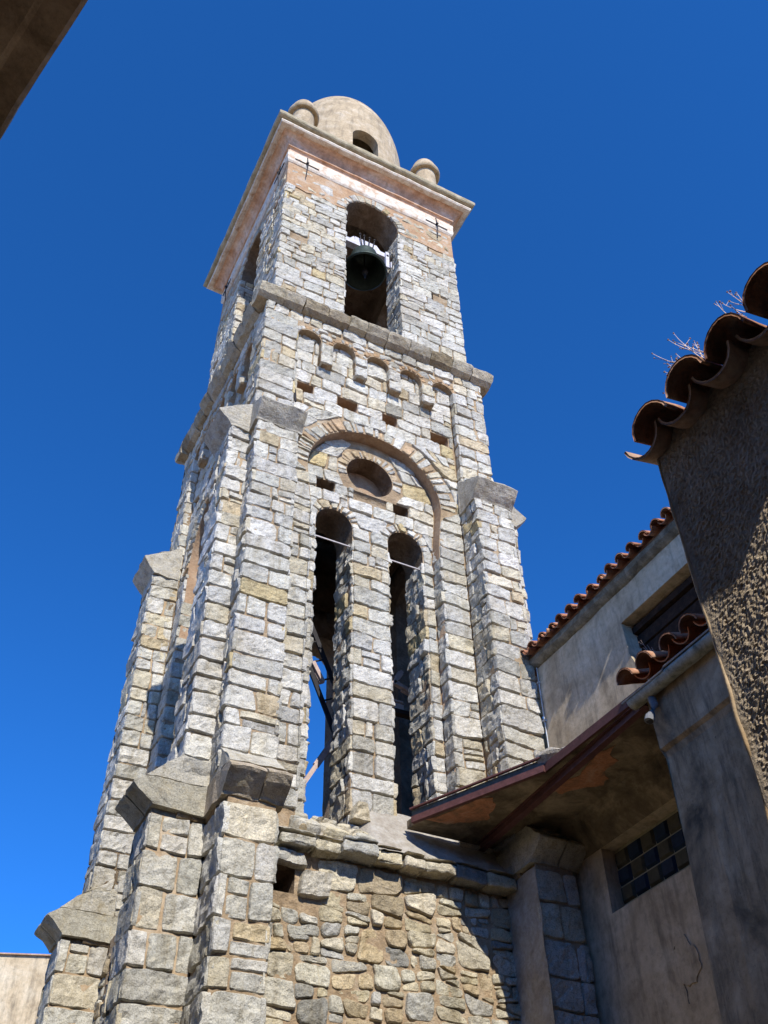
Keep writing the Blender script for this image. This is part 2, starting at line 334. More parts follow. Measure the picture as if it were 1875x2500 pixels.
def ring(mb, fr, cx, cz, r0, r1, a0, a1, n, res=0.05, h=0.012, pal=GREYS, gapa=0.006, seed=1, amp=0.8):
    r = random.Random(seed); cuts = [0.0]
    for _ in range(n): cuts.append(cuts[-1] + r.uniform(.5, 1.5))
    for i in range(n):
        cv = r.uniform(-.012, .012); t0 = a0 + (a1 - a0) * cuts[i] / cuts[-1]; t1 = a0 + (a1 - a0) * cuts[i + 1] / cuts[-1]
        ro = r1 + r.uniform(-.22, .12) * (r1 - r0); g = gapa / r0; g1 = gapa / r1
        pt = lambda R_, t: (cx + R_ * math.cos(t), cz + R_ * math.sin(t))
        # order: (e1,e2) counter-clockwise
        c = [pt(r0 + .003, t1 - g), pt(r0 + .003, t0 + g), pt(ro, t0 + g1), pt(ro, t1 - g1)]
        stone(mb, fr, c, h + r.uniform(-.006, .008), pick(pal, r), res, amp, jit=0.007, r=r)
def arcpts(cx, cz, r, a0, a1, n): return [(cx + r * math.cos(a0 + (a1 - a0) * i / n), cz + r * math.sin(a0 + (a1 - a0) * i / n)) for i in range(n + 1)]
def slab(mb, fr, outer, holes, d1, d0, mat=0, mat_hole=None, mat_back=None, ends=True):
    """wall of thickness d1-d0 with holes; outer CCW, holes CW or any"""
    def area(p): return sum(p[i][0] * p[(i + 1) % len(p)][1] - p[(i + 1) % len(p)][0] * p[i][1] for i in range(len(p)))
    if area(outer) < 0: outer = outer[::-1]
    holes = [h if area(h) < 0 else h[::-1] for h in holes]
    loops = [outer] + holes; allp = [p for l in loops for p in l]
    tris = tessellate_polygon([[Vector((p[0], p[1], 0)) for p in l] for l in loops])
    U = np.array([p[0] for p in allp]); V = np.array([p[1] for p in allp])
    F = []
    for t in tris:
        a = (allp[t[1]][0] - allp[t[0]][0]) * (allp[t[2]][1] - allp[t[0]][1]) - (allp[t[2]][0] - allp[t[0]][0]) * (allp[t[1]][1] - allp[t[0]][1])
        F.append(tuple(t) if a > 0 else tuple(t)[::-1])
    mb.add(fr.P(U, V, 0 * U + d1), F, (0.5, 0.5, 0.5), mat)
    mb.add(fr.P(U, V, 0 * U + d0), [f[::-1] for f in F], (0.5, 0.5, 0.5), mat if mat_back is None else mat_back)
    for li, l in enumerate(loops):
        if li == 0 and not ends: continue
        n = len(l); u = np.array([p[0] for p in l]); v = np.array([p[1] for p in l])
        P = np.concatenate([fr.P(u, v, 0 * u + d1), fr.P(u, v, 0 * u + d0)])
        mb.add(P, [(i, i + n, (i + 1) % n + n, (i + 1) % n) for i in range(n)], (0.5, 0.5, 0.5), mat if li == 0 or mat_hole is None else mat_hole)
def rect(x0, x1, z0, z1): return [(x0, z0), (x1, z0), (x1, z1), (x0, z1)]
def arched(x0, x1, z0, zs, r=None, n=16):
    cx = (x0 + x1) / 2; r = r or (x1 - x0) / 2
    a = math.acos(min(1, (x1 - x0) / 2 / r)); cz = zs - r * math.sin(a)
    return [(x0, z0), (x1, z0)] + arcpts(cx, cz, r, a, math.pi - a, n)

# rubble (irregular polygons) ------------------------------------------
def rubble(mb, fr, u0, u1, v0, v1, sizes, h=0.02, pal=BASEC, seed=3, inside=None, res=1, stretch=1.35, pk=.74, bx_=1.35):
    r = random.Random(seed); pts = []
    for (rad, tries) in sizes:
        for _ in range(tries):
            x = r.uniform(u0, u1); y = r.uniform(v0, v1); rr = rad * r.uniform(.85, 1.2)
            if inside and not inside(x, y, rr): continue
            if all(((x - p[0]) / stretch) ** 2 + (y - p[1]) ** 2 > (pk * (rr + p[2])) ** 2 for p in pts): pts.append((x, y, rr))
    for i, (x, y, rr) in enumerate(pts):
        poly = [(x - rr * bx_ * stretch, y - rr * bx_), (x + rr * bx_ * stretch, y - rr * bx_ * .9), (x + rr * bx_ * .9 * stretch, y + rr * bx_), (x - rr * bx_ * stretch, y + rr * bx_)]
        poly = [(min(max(a, u0), u1), min(max(b, v0), v1)) for a, b in poly]
        for j, (a, b, r2) in enumerate(pts):
            if i == j: continue
            dx, dy = (a - x) / stretch, b - y; d2 = dx * dx + dy * dy
            if d2 > (rr + r2) ** 2 * 12: continue
            k = 0.5 * (d2 + rr * rr * 1.0 - r2 * r2 * 1.0) - 0.008 * math.sqrt(d2)   # power bisector, drawn in by the joint
            out = []
            for q in range(len(poly)):
                p, p2 = poly[q], poly[(q + 1) % len(poly)]
                s1 = (p[0] - x) / stretch * dx + (p[1] - y) * dy - k; s2 = (p2[0] - x) / stretch * dx + (p2[1] - y) * dy - k
                if s1 <= 0: out.append(p)
                if (s1 < 0) != (s2 < 0) and s1 != s2: t = s1 / (s1 - s2); out.append((p[0] + (p2[0] - p[0]) * t, p[1] + (p2[1] - p[1]) * t))
            poly = out
            if len(poly) < 3: break
        if len(poly) < 3: continue
        # outline resampled and roughened, domed rings
        px = []; L = len(poly)
        for q in range(L):
            p, p2 = poly[q], poly[(q + 1) % L]; dd = math.hypot(p2[0] - p[0], p2[1] - p[1]); n = max(1, int(dd / 0.04))
            for t in range(n): px.append((p[0] + (p2[0] - p[0]) * t / n, p[1] + (p2[1] - p[1]) * t / n))
        px = np.array(px)
        if len(px) < 4: continue
        c = px.mean(0); rad = np.hypot(*(px - c).T).mean()
        if rad < 0.02: continue
        # soften corners
        for _ in range(1): px = (np.roll(px, 1, 0) + px * 2 + np.roll(px, -1, 0)) / 4
        s0 = r.uniform(0, 60); hh = h + r.uniform(-.012, .016) - (0.012 if rad < .07 else 0)
        rings_ = [(1.0, -0.05), (1 - min(.2, .006 / rad), .45), (1 - min(.4, .022 / rad), 0.9), (0.72 if rad > .08 else .5, 1.0), (0.5 if rad > .08 else .3, 1.05), (0.25, 1.08)]
        tl = (r.uniform(-.10, .10), r.uniform(-.10, .10)); G = []
        for f, pr in rings_:
            q = c + (px - c) * f; X = fr.P(q[:, 0], q[:, 1], 0 * q[:, 0])
            q = q + 0.010 * np.stack([vn(X, 11, s0), vn(X, 11, s0 + 9)], 1)
            d = (0.0 if pr < 0 else 1.0); amp = np.clip(pr, 0, 1)
            D = (-0.045 if pr == -.05 else (-0.01 if pr < 0 else hh * min(pr, 1.08))) + amp * (tl[0] * (q[:, 0] - c[0]) + tl[1] * (q[:, 1] - c[1]) + .014 * vn(X, 7, s0) + .008 * vn(X, 19, s0 + 4))
            G.append(fr.P(q[:, 0], q[:, 1], D))
        cP = fr.P(np.array([c[0]]), np.array([c[1]]), np.array([hh * 1.08 + .01 * float(vn(fr.P(c[0], c[1], 0)[None], 7, s0)[0])]))
        n = len(px); col = pick(pal, r); o = mb.n
        mb.grid(np.array(G), col, 0, closed=True, flip=True)
        mb.add(cP, [], col, 0); ctr = mb.n - 1; b0 = o + (len(G) - 1) * n
        for q in range(n): mb.f.append((b0 + q, b0 + (q + 1) % n, ctr)); mb.m.append(0)
        # orientation: poly is CCW so ring grid faces must look outwards
def clip(poly, nx, ny, k):
    out = []
    for q in range(len(poly)):
        p, p2 = poly[q], poly[(q + 1) % len(poly)]; s1 = p[0] * nx + p[1] * ny - k; s2 = p2[0] * nx + p2[1] * ny - k
        if s1 <= 0: out.append(p)
        if (s1 < 0) != (s2 < 0) and s1 != s2: t = s1 / (s1 - s2); out.append((p[0] + (p2[0] - p[0]) * t, p[1] + (p2[1] - p[1]) * t))
    return out
def parea(p): return .5 * sum(p[i][0] * p[(i + 1) % len(p)][1] - p[(i + 1) % len(p)][0] * p[i][1] for i in range(len(p)))
def split_cells(poly, r, amin, amax):
    todo = [(poly, math.exp(r.uniform(math.log(amin), math.log(amax))))]; done = []
    while todo:
        p, tgt = todo.pop(); A = parea(p)
        if A < tgt * 1.5 or A < .0022: done.append(p); continue
        xs = [q[0] for q in p]; ys = [q[1] for q in p]; w, h = max(xs) - min(xs), max(ys) - min(ys)
        big = A > .9
        ang = (math.pi / 2 if h * 1.75 > w else 0) + r.gauss(0, .05 if big else .13)
        nx, ny = math.cos(ang), math.sin(ang); c = (sum(xs) / len(xs), sum(ys) / len(ys)); f = r.uniform(-.22, .22)
        k = (c[0] + f * w) * nx + (c[1] + f * h) * ny
        for q in (clip(p, nx, ny, k), clip(p, -nx, -ny, -k)):
            if len(q) > 2 and parea(q) > .0008: todo.append((q, tgt if A < .35 and r.random() < .6 else math.exp(r.triangular(math.log(amin), math.log(amax), math.log(amax * .6)))))
    return done
def rubble_cut(mb, fr, poly, amin, amax, seed, h=.025, pal=BASEC, inside=None, gap=.007):
    r = random.Random(seed)
    for p in split_cells(poly, r, amin, amax):
        c = (sum(q[0] for q in p) / len(p), sum(q[1] for q in p) / len(p)); A = parea(p); rad = math.sqrt(A / math.pi)
        if inside and not inside(c[0], c[1], rad): continue
        g = gap * r.choice((.5, .8, 1.0, 1.5, 2.2)) if A > .012 else gap * .7; P0_ = p
        for q in range(len(p)):     # draw every side in; now and then knock a corner off
            a, b = p[q], p[(q + 1) % len(p)]; dx, dy = b[0] - a[0], b[1] - a[1]; L = math.hypot(dx, dy)
            if L < 1e-6: continue
            nx, ny = dy / L, -dx / L; P0_ = clip(P0_, nx, ny, a[0] * nx + a[1] * ny - g)
            if len(P0_) < 3: break
            if r.random() < .55:
                mx, my = b[0] - c[0], b[1] - c[1]; ml = math.hypot(mx, my)
                if ml > 1e-6: an = math.atan2(my, mx) + r.uniform(-.35, .35); P0_ = clip(P0_, math.cos(an), math.sin(an), c[0] * math.cos(an) + c[1] * math.sin(an) + ml * r.uniform(.74, .93))
            if len(P0_) < 3: break
        if len(P0_) < 3 or parea(P0_) < .0006: continue
        px = []
        for q in range(len(P0_)):
            a, b = P0_[q], P0_[(q + 1) % len(P0_)]; n = max(1, int(math.hypot(b[0] - a[0], b[1] - a[1]) / .030))
            px += [(a[0] + (b[0] - a[0]) * t / n, a[1] + (b[1] - a[1]) * t / n) for t in range(n)]
        px = np.array(px); cc = px.mean(0); rad = np.hypot(*(px - cc).T).mean(); s0 = r.uniform(0, 60)
        px = .25 * np.roll(px, 1, 0) + .5 * px + .25 * np.roll(px, -1, 0)
        hh = h + r.uniform(-.016, .022) - (.014 if rad < .07 else 0); tl = (r.uniform(-.12, .12), r.uniform(-.16, .10)); G = []
        fs = [(1.0, -1), (1 - min(.2, .005 / rad), .5), (1 - min(.35, .016 / rad), .95)] + [(f, 1.0) for f in ((.8, .6, .4, .2) if rad > .12 else ((.66, .33) if rad > .06 else (.5,)))]
        for f, pr in fs:
            q = cc + (px - cc) * f; X = fr.P(q[:, 0], q[:, 1], 0 * q[:, 0]); q = q + (.011 if rad > .06 else .005) * np.stack([vn(X, 9, s0), vn(X, 9, s0 + 9)], 1) + .005 * np.stack([vn(X, 28, s0), vn(X, 28, s0 + 9)], 1)
            D = np.full(len(px), -.045) if pr < 0 else hh * pr + (tl[0] * (q[:, 0] - cc[0]) + tl[1] * (q[:, 1] - cc[1]) + .014 * vn(X, 6, s0) + .012 * vn(X, 14, s0 + 4) + .009 * vn(X, 29, s0 + 7)) * min(1, rad / .08)
            G.append(fr.P(q[:, 0], q[:, 1], D))
        n = len(px); col = pick(pal, r); o = mb.n; mb.grid(np.array(G), col, 0, closed=True, flip=True)
        mb.add([G[-1].mean(0)], [], col, 0); ct = mb.n - 1; b0 = o + (len(G) - 1) * n
        for q in range(n): mb.f.append((b0 + q, b0 + (q + 1) % n, ct)); mb.m.append(0)
def recalc(o):
    bm = bmesh.new(); bm.from_mesh(o.data); bmesh.ops.recalc_face_normals(bm, faces=bm.faces); bm.to_mesh(o.data); bm.free()

# ================================================================== ground
g = MB(); n = 2
g.add([(-1500, -1500, 0), (1500, -1500, 0), (1500, 1500, 0), (-1500, 1500, 0)], [(0, 1, 2, 3)])
g.build('ground', ['ground'], kind='structure')

# ================================================================== bell tower
tower = thing('bell_tower', (0, 2, 0), 'tall square granite bell tower with arched belfry and plastered dome', 'bell tower')
tower.location = (0, 0, 0)
RB = rows(16.44, 20.80, .18, .28, 5)
RU = rows(6.95, 16.19, .21, .33, 8)
RL = rows(3.4, 6.50, .30, .42, 4); RLL = rows(0.0, 3.4, .34, .46, 9)
def snap(rws, z):
    for a, b in zip(rws[:-1], rws[1:]):
        if a <= z < b: return (a, b)
def hole_iv(rws, hs):
    return [(x0, x1) + snap(rws, z) for x0, x1, z in hs]
B_HOLES = hole_iv(RB, [(-1.80, -1.45, 18.88), (1.34, 1.70, 18.93), (-1.79, -1.44, 20.62), (1.35, 1.71, 20.62)])
P_HOLES = hole_iv(RU, [(-1.43, -1.14, 14.42), (-.70, -.33, 14.42), (.14, .42, 14.42), (1.07, 1.42, 14.42)])
T_HOLES = hole_iv(RU, [(-.92, -.62, 12.58), (.41, .68, 12.50)])
def hcuts(H, z): return [(a, b) for a, b, za, zb in H if za <= z < zb]
NICH = [-1.31, -.655, 0, .655, 1.31]; NR = .215
def jw(z): return 1.075 if z < 11.8 else min(1.165, 1.075 + (z - 11.8) * .105)
def iv_belfry(z):
    c = hcuts(B_HOLES, z)
    if z < 20.86: c.append((-.62, .62))
    return minus([(-2.018, 2.018)], c)
def iv_strip(z):      # corner strips, whole band above the niches
    if z > 15.92: return [(-2.16, 2.16)]
    return [(-2.16, -1.54), (1.54, 2.16)]
def iv_panel(z):
    c = hcuts(P_HOLES, z)
    if z < 12.62: c.append((-jw(z), jw(z)))
    else:
        q = circ(0, 12.66, 1.46, z)
        if q: c.append(q)
    return minus([(-1.52, 1.52)], c)
def iv_tymp(z):
    w = jw(z) - .01 if z < 12.66 else (math.sqrt(max(0, 1.155 ** 2 - (z - 12.66) ** 2)))
    if w < .05: return []
    c = hcuts(T_HOLES, z)
    for cx in (-.6, .6):
        if z < 11.78: c.append((cx - .30, cx + .30))
        else:
            q = circ(cx, 11.78, .475, z)
            if q: c.append(q)
    q = circ(0, 13.07, .60, z)
    if q: c.append(q)
    return minus([(-w, w)], c)
PAL_UP = GREYS
for k in range(4):
    fine = k in (0, 1); rs = .042 if k == 0 else (.05 if k == 1 else .12); sg = 10 if fine else 4
    # ---- belfry stage
    mb = MB(); F = face_frame(k, 0)
    op = arched(-.62, .62, 16.50, 20.86, n=18)
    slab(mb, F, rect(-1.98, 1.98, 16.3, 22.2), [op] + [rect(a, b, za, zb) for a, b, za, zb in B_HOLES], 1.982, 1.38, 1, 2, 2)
    # worn ochre render above the stonework
    r = random.Random(50 + k); low = []
    x = -1.99
    while x < 1.99: low.append((x, 20.80 + r.uniform(-.05, .05))); x += r.uniform(.1, .2)
    low.append((1.99, 20.80))
    cutl = [p for p in low if p[0] < -.68] + [(-.66, 20.83)] + [(-.66 * math.cos(t), 20.86 + .66 * math.sin(t)) for t in np.linspace(0, math.pi, 19)] + [(.66, 20.83)] + [p for p in low if p[0] > .68]
    slab(mb, F, cutl + [(1.99, 21.95), (-1.99, 21.95)], [], 1.999, 1.95, 3)
    FF = face_frame(k, 2.0)
    lay(mb, FF, RB, iv_belfry, .26, .62, rs, seed=k + 1, pal=PAL_UP, h=.008)
    ring(mb, FF, 0, 20.86, .62, .85, 0, math.pi, 15, rs, seed=k + 9, h=.012)
    def ins(x, y, rr): return (x ** 2 + (y - 20.86) ** 2) ** .5 > .95 and ((x > .2 and r.random() < .5) or r.random() < .13)
    rubble(mb, face_frame(k, 1.99), -1.9, 1.9, 20.88, 21.6, [(.13, 160), (.08, 160), (.045, 200)], h=.012, pal=GREYS + BASEC, seed=20 + k, inside=ins, stretch=1.6)
    if fine:
        for sd in (-1, 1):      # jambs of the bell opening
            JF = jamb_frame(k, -.608 * sd, sd)
            i = (-2.012, -1.40) if sd == 1 else (1.40, 2.012)
            lay(mb, JF, RB, lambda z, i=i: [i], .25, .5, rs, seed=k * 3 + sd + 31, h=.004)
    o = mb.build('belfry_wall', ['stone', 'mortar', 'inner', 'band'], tower, smooth='flat0')
    # ---- upper shaft: corner strips with the arcade band, panel, tympanum
    mb = MB()
    out = [(-2.136, 6.4), (-1.535, 6.4), (-1.535, 15.6)]
    for i, cx in enumerate(NICH):
        out += [(cx + (-NR) * math.cos(t), 15.6 + NR * math.sin(t)) for t in np.linspace(0, math.pi, 13)][1:-1]
        if i < 4: out += [(cx + NR, 15.6), (cx + NR, 15.06), (NICH[i + 1] - NR, 15.06), (NICH[i + 1] - NR, 15.6)]
    out += [(1.535, 15.6), (1.535, 6.4), (2.136, 6.4), (2.136, 16.3), (-2.136, 16.3)]
    slab(mb, F, out, [], 2.122, 1.9, 1)
    FS = face_frame(k, 2.138)
    lay(mb, FS, RU, iv_strip, .28, .62, rs, seed=k + 41)
    for i in range(4):
        cx = (NICH[i] + NICH[i + 1]) / 2; w = .115
        zc = 15.06 + r.uniform(.22, .30)
        for za, zb in ((15.055, zc), (zc, 15.60)): stone(mb, FS, [(cx - w, za + .005), (cx + w, za + .005), (cx + w, zb - .008), (cx - w, zb - .008)], .012, pick(GREYS, r), rs)
        for sd in (-1, 1):
            JF = jamb_frame(k, cx + w * sd * .97, sd); a, b = (-2.15, -1.98) if sd == 1 else (1.98, 2.15)
            for za, zb in ((15.055, zc), (zc, 15.60)): stone(mb, JF, [(a, za + .005), (b, za + .005), (b, zb - .008), (a, zb - .008)], .0, pick(GREYS, r), rs, amp=.5)
    for cx in NICH: ring(mb, FS, cx, 15.6, NR + .005, NR + .10, .1, math.pi - .1, 8, rs, h=-.004, pal=GREYS[:3] + [((.50, .34, .21), 120)], seed=int(cx * 100) + k * 7 + 300, gapa=.004, amp=.6)
    rubble(mb, face_frame(k, 2.125), -1.5, 1.5, 15.62, 15.95, [(.07, 200), (.045, 200)], h=.016, seed=60 + k, pal=GREYS, inside=lambda x, y, rr: min(math.hypot(x - c, y - 15.6) for c in NICH) > NR + .10 + rr * .7)
    if fine:
        for sd in (-1, 1):  # inner returns of the corner strips
            JF = jamb_frame(k, -1.525 * sd, sd); a, b = (-2.15, -2.0) if sd == 1 else (2.0, 2.15)
            lay(mb, JF, RU, lambda z, a=a, b=b: [(a, b)] if z < 15.7 else [], .2, .4, rs, seed=k * 5 + sd + 61, h=.0, amp=.6)
    arch = [(-jw(6), 6.5), (jw(6), 6.5), (jw(6), 11.8)] + arcpts(0, 12.66, 1.165, -.02, math.pi + .02, 30) + [(-jw(6), 11.8)]
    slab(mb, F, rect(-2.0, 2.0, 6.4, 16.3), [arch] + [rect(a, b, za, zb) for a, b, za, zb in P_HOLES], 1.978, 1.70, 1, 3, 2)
    FP = face_frame(k, 1.995)
    lay(mb, FP, RU, iv_panel, .26, .58, rs, seed=k + 71)
    ring(mb, FP, 0, 12.66, 1.165, 1.45, 0.0, math.pi, 31, rs, h=.002, seed=k + 80, pal=GREYS[:4] + BASEC[:2] + [((.52, .38, .25), 22)], gapa=.013)
    lan = [arched(c - .30, c + .30, 6.95, 11.78, n=14) for c in (-.6, .6)]
    ocu = arcpts(0, 13.07, .41, 0, 2 * math.pi, 28)[:-1]
    slab(mb, F, rect(-1.66, 1.66, 6.4, 14.3), lan + [ocu] + [rect(a, b, za, zb) for a, b, za, zb in T_HOLES], 1.765, 1.2, 1, 2, 2)
    FT = face_frame(k, 1.783)
    lay(mb, FT, RU, iv_tymp, .24, .50, rs, seed=k + 91)
    for c in (-.6, .6): ring(mb, FT, c, 11.78, .30, .47, 0.05, math.pi - .05, 9, rs, h=.008, seed=k * 3 + int(c * 10) + 100, gapa=.012)
    ring(mb, FT, 0, 13.07, .415, .575, -.3, math.pi + .3, 17, rs, h=-.004, seed=k + 110, pal=GREYS[:3] + [((.52, .42, .30), 70)], gapa=.012)
    if fine:
        for u, sd in ((-.30, -1), (.90, -1), (-.90, 1), (.30, 1)):      # lancet reveals
            JF = jamb_frame(k, u + sd * .014, sd); i = (-1.795, -1.21) if sd == 1 else (1.21, 1.795)
            lay(mb, JF, RU, lambda z, i=i: [i] if z < 11.7 else [], .26, .5, rs, seed=k * 7 + int(u * 10) + 140, h=.004, amp=1.5)
        for sd in (-1, 1):
            JF = jamb_frame(k, -1.063 * sd, sd); a, b = (-2.03, -1.78) if sd == 1 else (1.78, 2.03)
            lay(mb, JF, RU, lambda z, a=a, b=b: [(a, b)] if z < 11.85 else [], .2, .4, rs, seed=k * 5 + sd + 161, h=.002, amp=1.2)
    slab(mb, F, arcpts(0, 13.07, .45, 0, 2 * math.pi, 28)[:-1], [], 1.40, 1.3, 3)
    mb.build('arcade_wall', ['stone', 'mortar', 'inner', 'intrados'], tower, smooth='flat0')
    # ---- base wall
    mb = MB()
    bh = rect(-1.34, -1.10, 5.94, 6.22)
    slab(mb, F, rect(-2.118, 2.118, 0, 6.56), [bh], 2.118, 1.5, 1, 2, 2)
    if fine:
        rubble_cut(mb, face_frame(k, 2.122), rect(-1.62, 1.62, 3.5, 6.37), .006, .17, 33 + k, h=.020, gap=.0042, inside=lambda x, y, rr: not (-1.34 - rr * .8 < x < -1.10 + rr * .8 and 5.94 - rr * .8 < y < 6.22 + rr * .8))
    else: lay(mb, face_frame(k, 2.13), RL, lambda z: [(-1.6, 1.6)], .3, .7, .14, seed=k + 210, pal=BASEC)
    lay(mb, face_frame(k, 2.13), RLL, lambda z: [(-1.6, 1.6)], .3, .7, .16, seed=k + 215, pal=BASEC)
    mb.build('base_wall', ['stone', 'mortar', 'inner'], tower, smooth='flat0')
    # ---- buttresses with caps
    for s in (-1, 1):
        mb = MB(); plast = (k == 0 and s == 1)
        ua, ub = sorted((s * 1.535, s * 2.155)); la, lb = sorted((s * 1.575, s * 2.118))
        slab(mb, F, rect(ua + .012, ub - .012, 6.5, 12.72), [], 2.452, 1.9, 1)
        slab(mb, F, rect(la + .012, lb - .012, 0, 6.58), [], 2.712, 1.9, 1)
        lay(mb, face_frame(k, 2.465), [z for z in RU if z < 12.75], lambda z, a=ua, b=ub: [(a - .018, b + .018)], .3, .62, rs, seed=k * 9 + s + 220, split=.2)
        cornerpal = lambda z: BASEC[:3] + GREYS if z < 5.6 else GREYS + BASEC[:2]
        lay(mb, face_frame(k, 2.725), RL, lambda z, a=la, b=lb: [(a - .018, b + .018)], .28, .60, rs, seed=k * 9 + s + 230, palf=cornerpal)
        lay(mb, face_frame(k, 2.725), RLL, lambda z, a=la, b=lb: [(a - .018, b + .018)], .28, .60, .15, seed=k * 9 + s + 235, palf=cornerpal)
        for sd in (-1, 1):
            uu = ub if sd == 1 else ua; ul = lb if sd == 1 else la
            i = (-2.483, -2.02) if sd == 1 else (2.02, 2.483); il = (-2.743, -2.1) if sd == 1 else (2.1, 2.743)
            q = rs if fine else .14
            lay(mb, jamb_frame(k, uu, sd), [z for z in RU if z < 12.75], lambda z, i=i: [i], .24, .5, q, seed=k * 9 + s * 2 + sd + 250, amp=1.3)
            if plast and sd == -1:
                G = np.array([[fpt(k, ul - .018, d_, z_) for z_ in np.arange(0, 6.53, .05)] for d_ in np.linspace(2.05, 2.742, 15)]); G[..., 0] += .022 * vn(G, 3.5) + .010 * vn(G, 13); mb.grid(G, (.5,) * 3, 2)
            else:
                lay(mb, jamb_frame(k, ul, sd), RL, lambda z, i=il: [i], .28, .62, q, seed=k * 9 + s * 2 + sd + 270, amp=1.4, palf=cornerpal)
                lay(mb, jamb_frame(k, ul, sd), RLL, lambda z, i=il: [i], .3, .62, .15, seed=k * 9 + s * 2 + sd + 275, amp=1.3, palf=cornerpal)
        b = mb.build('buttress', ['stone', 'mortar', 'sill'], tower, smooth='flat0')
        # cap stones
        def capblock(prof, u0, u1, name='cap_stone', mat='stone_dark', col=(.47, .45, .40), nz=.015, parent=b, sd=1):
            c = MB(); pr = []
            for i in range(len(prof)):
                p, p2 = prof[i], prof[(i + 1) % len(prof)]; dd = math.hypot(p2[0] - p[0], p2[1] - p[1]); m_ = max(1, int(dd / .05))
                pr += [(p[0] + (p2[0] - p[0]) * t / m_, p[1] + (p2[1] - p[1]) * t / m_) for t in range(m_)]
            nu = max(2, int((u1 - u0) / .06)); us = np.linspace(u0, u1, nu + 1); G = []
            for a, u in enumerate(us):
                ins_ = .008 if a in (0, nu) else 0
                G.append([fpt(k, u, d - ins_ * (d > 2.2), z) for d, z in pr])
            G = np.array(G); off = np.stack([vn(G, 7, 3.0 + u0), vn(G, 7, 13.0 + u0), vn(G, 7, 23.0 + u0)], -1) * nz + np.stack([vn(G, 22, 3.0), vn(G, 22, 13.0), vn(G, 22, 23.0)], -1) * nz * .5
            G = G + off; o0 = c.n
            c.grid(G, col, 0, closed=True)
            c.f.append(tuple(o0 + j for j in range(len(pr)))); c.m.append(0)
            c.f.append(tuple(o0 + nu * len(pr) + j for j in range(len(pr)))[::-1]); c.m.append(0)
            ob = c.build(name, [mat], parent); recalc(ob); return ob
        up = [(2.05, 13.34), (2.42, 13.12), (2.68, 12.94), (2.69, 12.91), (2.66, 12.87), (2.58, 12.76), (2.49, 12.66), (2.475, 12.63), (2.05, 12.61)]
        lo2 = [(2.05, 7.24), (2.46, 7.22), (2.84, 6.885), (2.05, 6.885)]
        lo = [(2.05, 6.87), (2.80, 6.87), (2.85, 6.865), (2.97, 6.775), (2.975, 6.755), (2.95, 6.73), (2.86, 6.66), (2.75, 6.575), (2.735, 6.55), (2.05, 6.53)]
        a, b_ = sorted((s * 1.475, s * 2.20)); cg = r.uniform(-.03, .03)
        capblock(up, a, b_, col=(.42 + cg, .39 + cg, .33 + cg))
        a, b_ = sorted((s * 1.51, s * 2.185)); md = a + (b_ - a) * r.uniform(.45, .6)
        cc = (.44, .37, .28) if (k == 0 and s == -1) else (.45, .42, .34)
        capblock(lo, a, md - .008, col=cc); capblock(lo, md + .008, b_, col=tuple(x * .93 for x in cc)); capblock(lo2, a + .02, b_ - .02, col=(.48, .45, .38))
    # ---- string course blocks
    mb = MB(); ext = 2.35 if k % 2 == 0 else 2.05
    us = [-ext]
    while us[-1] < ext - .55: us.append(us[-1] + r.uniform(.32, .50))
    us.append(ext); cr_ = MB()
    for i in range(len(us) - 1):
        u0, u1 = us[i] + .006, us[i + 1] - .006; e = r.uniform(-.025, .02); ez = r.uniform(-.012, .012)
        prof = [(1.9, 16.50), (2.10, 16.485), (2.30 + e, 16.46 + ez), (2.345 + e, 16.435 + ez), (2.36 + e, 16.40 + ez), (2.34 + e, 16.35 + ez), (2.27, 16.23 + ez), (2.17, 16.17), (1.9, 16.17)]
        pr = []
        for q in range(len(prof)):
            p, p2 = prof[q], prof[(q + 1) % len(prof)]; dd = math.hypot(p2[0] - p[0], p2[1] - p[1]); m_ = max(1, int(dd / .05))
            pr += [(p[0] + (p2[0] - p[0]) * t / m_, p[1] + (p2[1] - p[1]) * t / m_) for t in range(m_)]
        nu = max(2, int((u1 - u0) / .05)); G = np.array([[fpt(k, u, d - (.012 if q_ in (0, nu) and d > 2.1 else 0), z) for d, z in pr] for q_, u in enumerate(np.linspace(u0, u1, nu + 1))])
        s0 = r.uniform(0, 50); G = G + np.stack([vn(G, 7, s0), vn(G, 7, s0 + 9), vn(G, 7, s0 + 19)], -1) * .016 + np.stack([vn(G, 22, s0), vn(G, 22, s0 + 9), vn(G, 22, s0 + 19)], -1) * .008
        o0 = cr_.n; cr_.grid(G, pick([((.42, .38, .31), 3), ((.46, .43, .38), 2), ((.34, .29, .22), 2)], r), 0, closed=True)
        cr_.f.append(tuple(o0 + j for j in range(len(pr)))); cr_.m.append(0)
        cr_.f.append(tuple(o0 + nu * len(pr) + j for j in range(len(pr)))[::-1]); cr_.m.append(0)
    o = cr_.build('string_course', ['stone_dark'], tower); recalc(o)
# floors inside, keeps the stages dark
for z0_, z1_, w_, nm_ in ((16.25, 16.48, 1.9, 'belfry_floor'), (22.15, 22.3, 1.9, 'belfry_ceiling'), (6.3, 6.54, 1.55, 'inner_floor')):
    mb = MB(); mb.box(-w_, w_, 2 - w_, 2 + w_, z0_, z1_, 0); mb.build(nm_, ['inner'], tower)
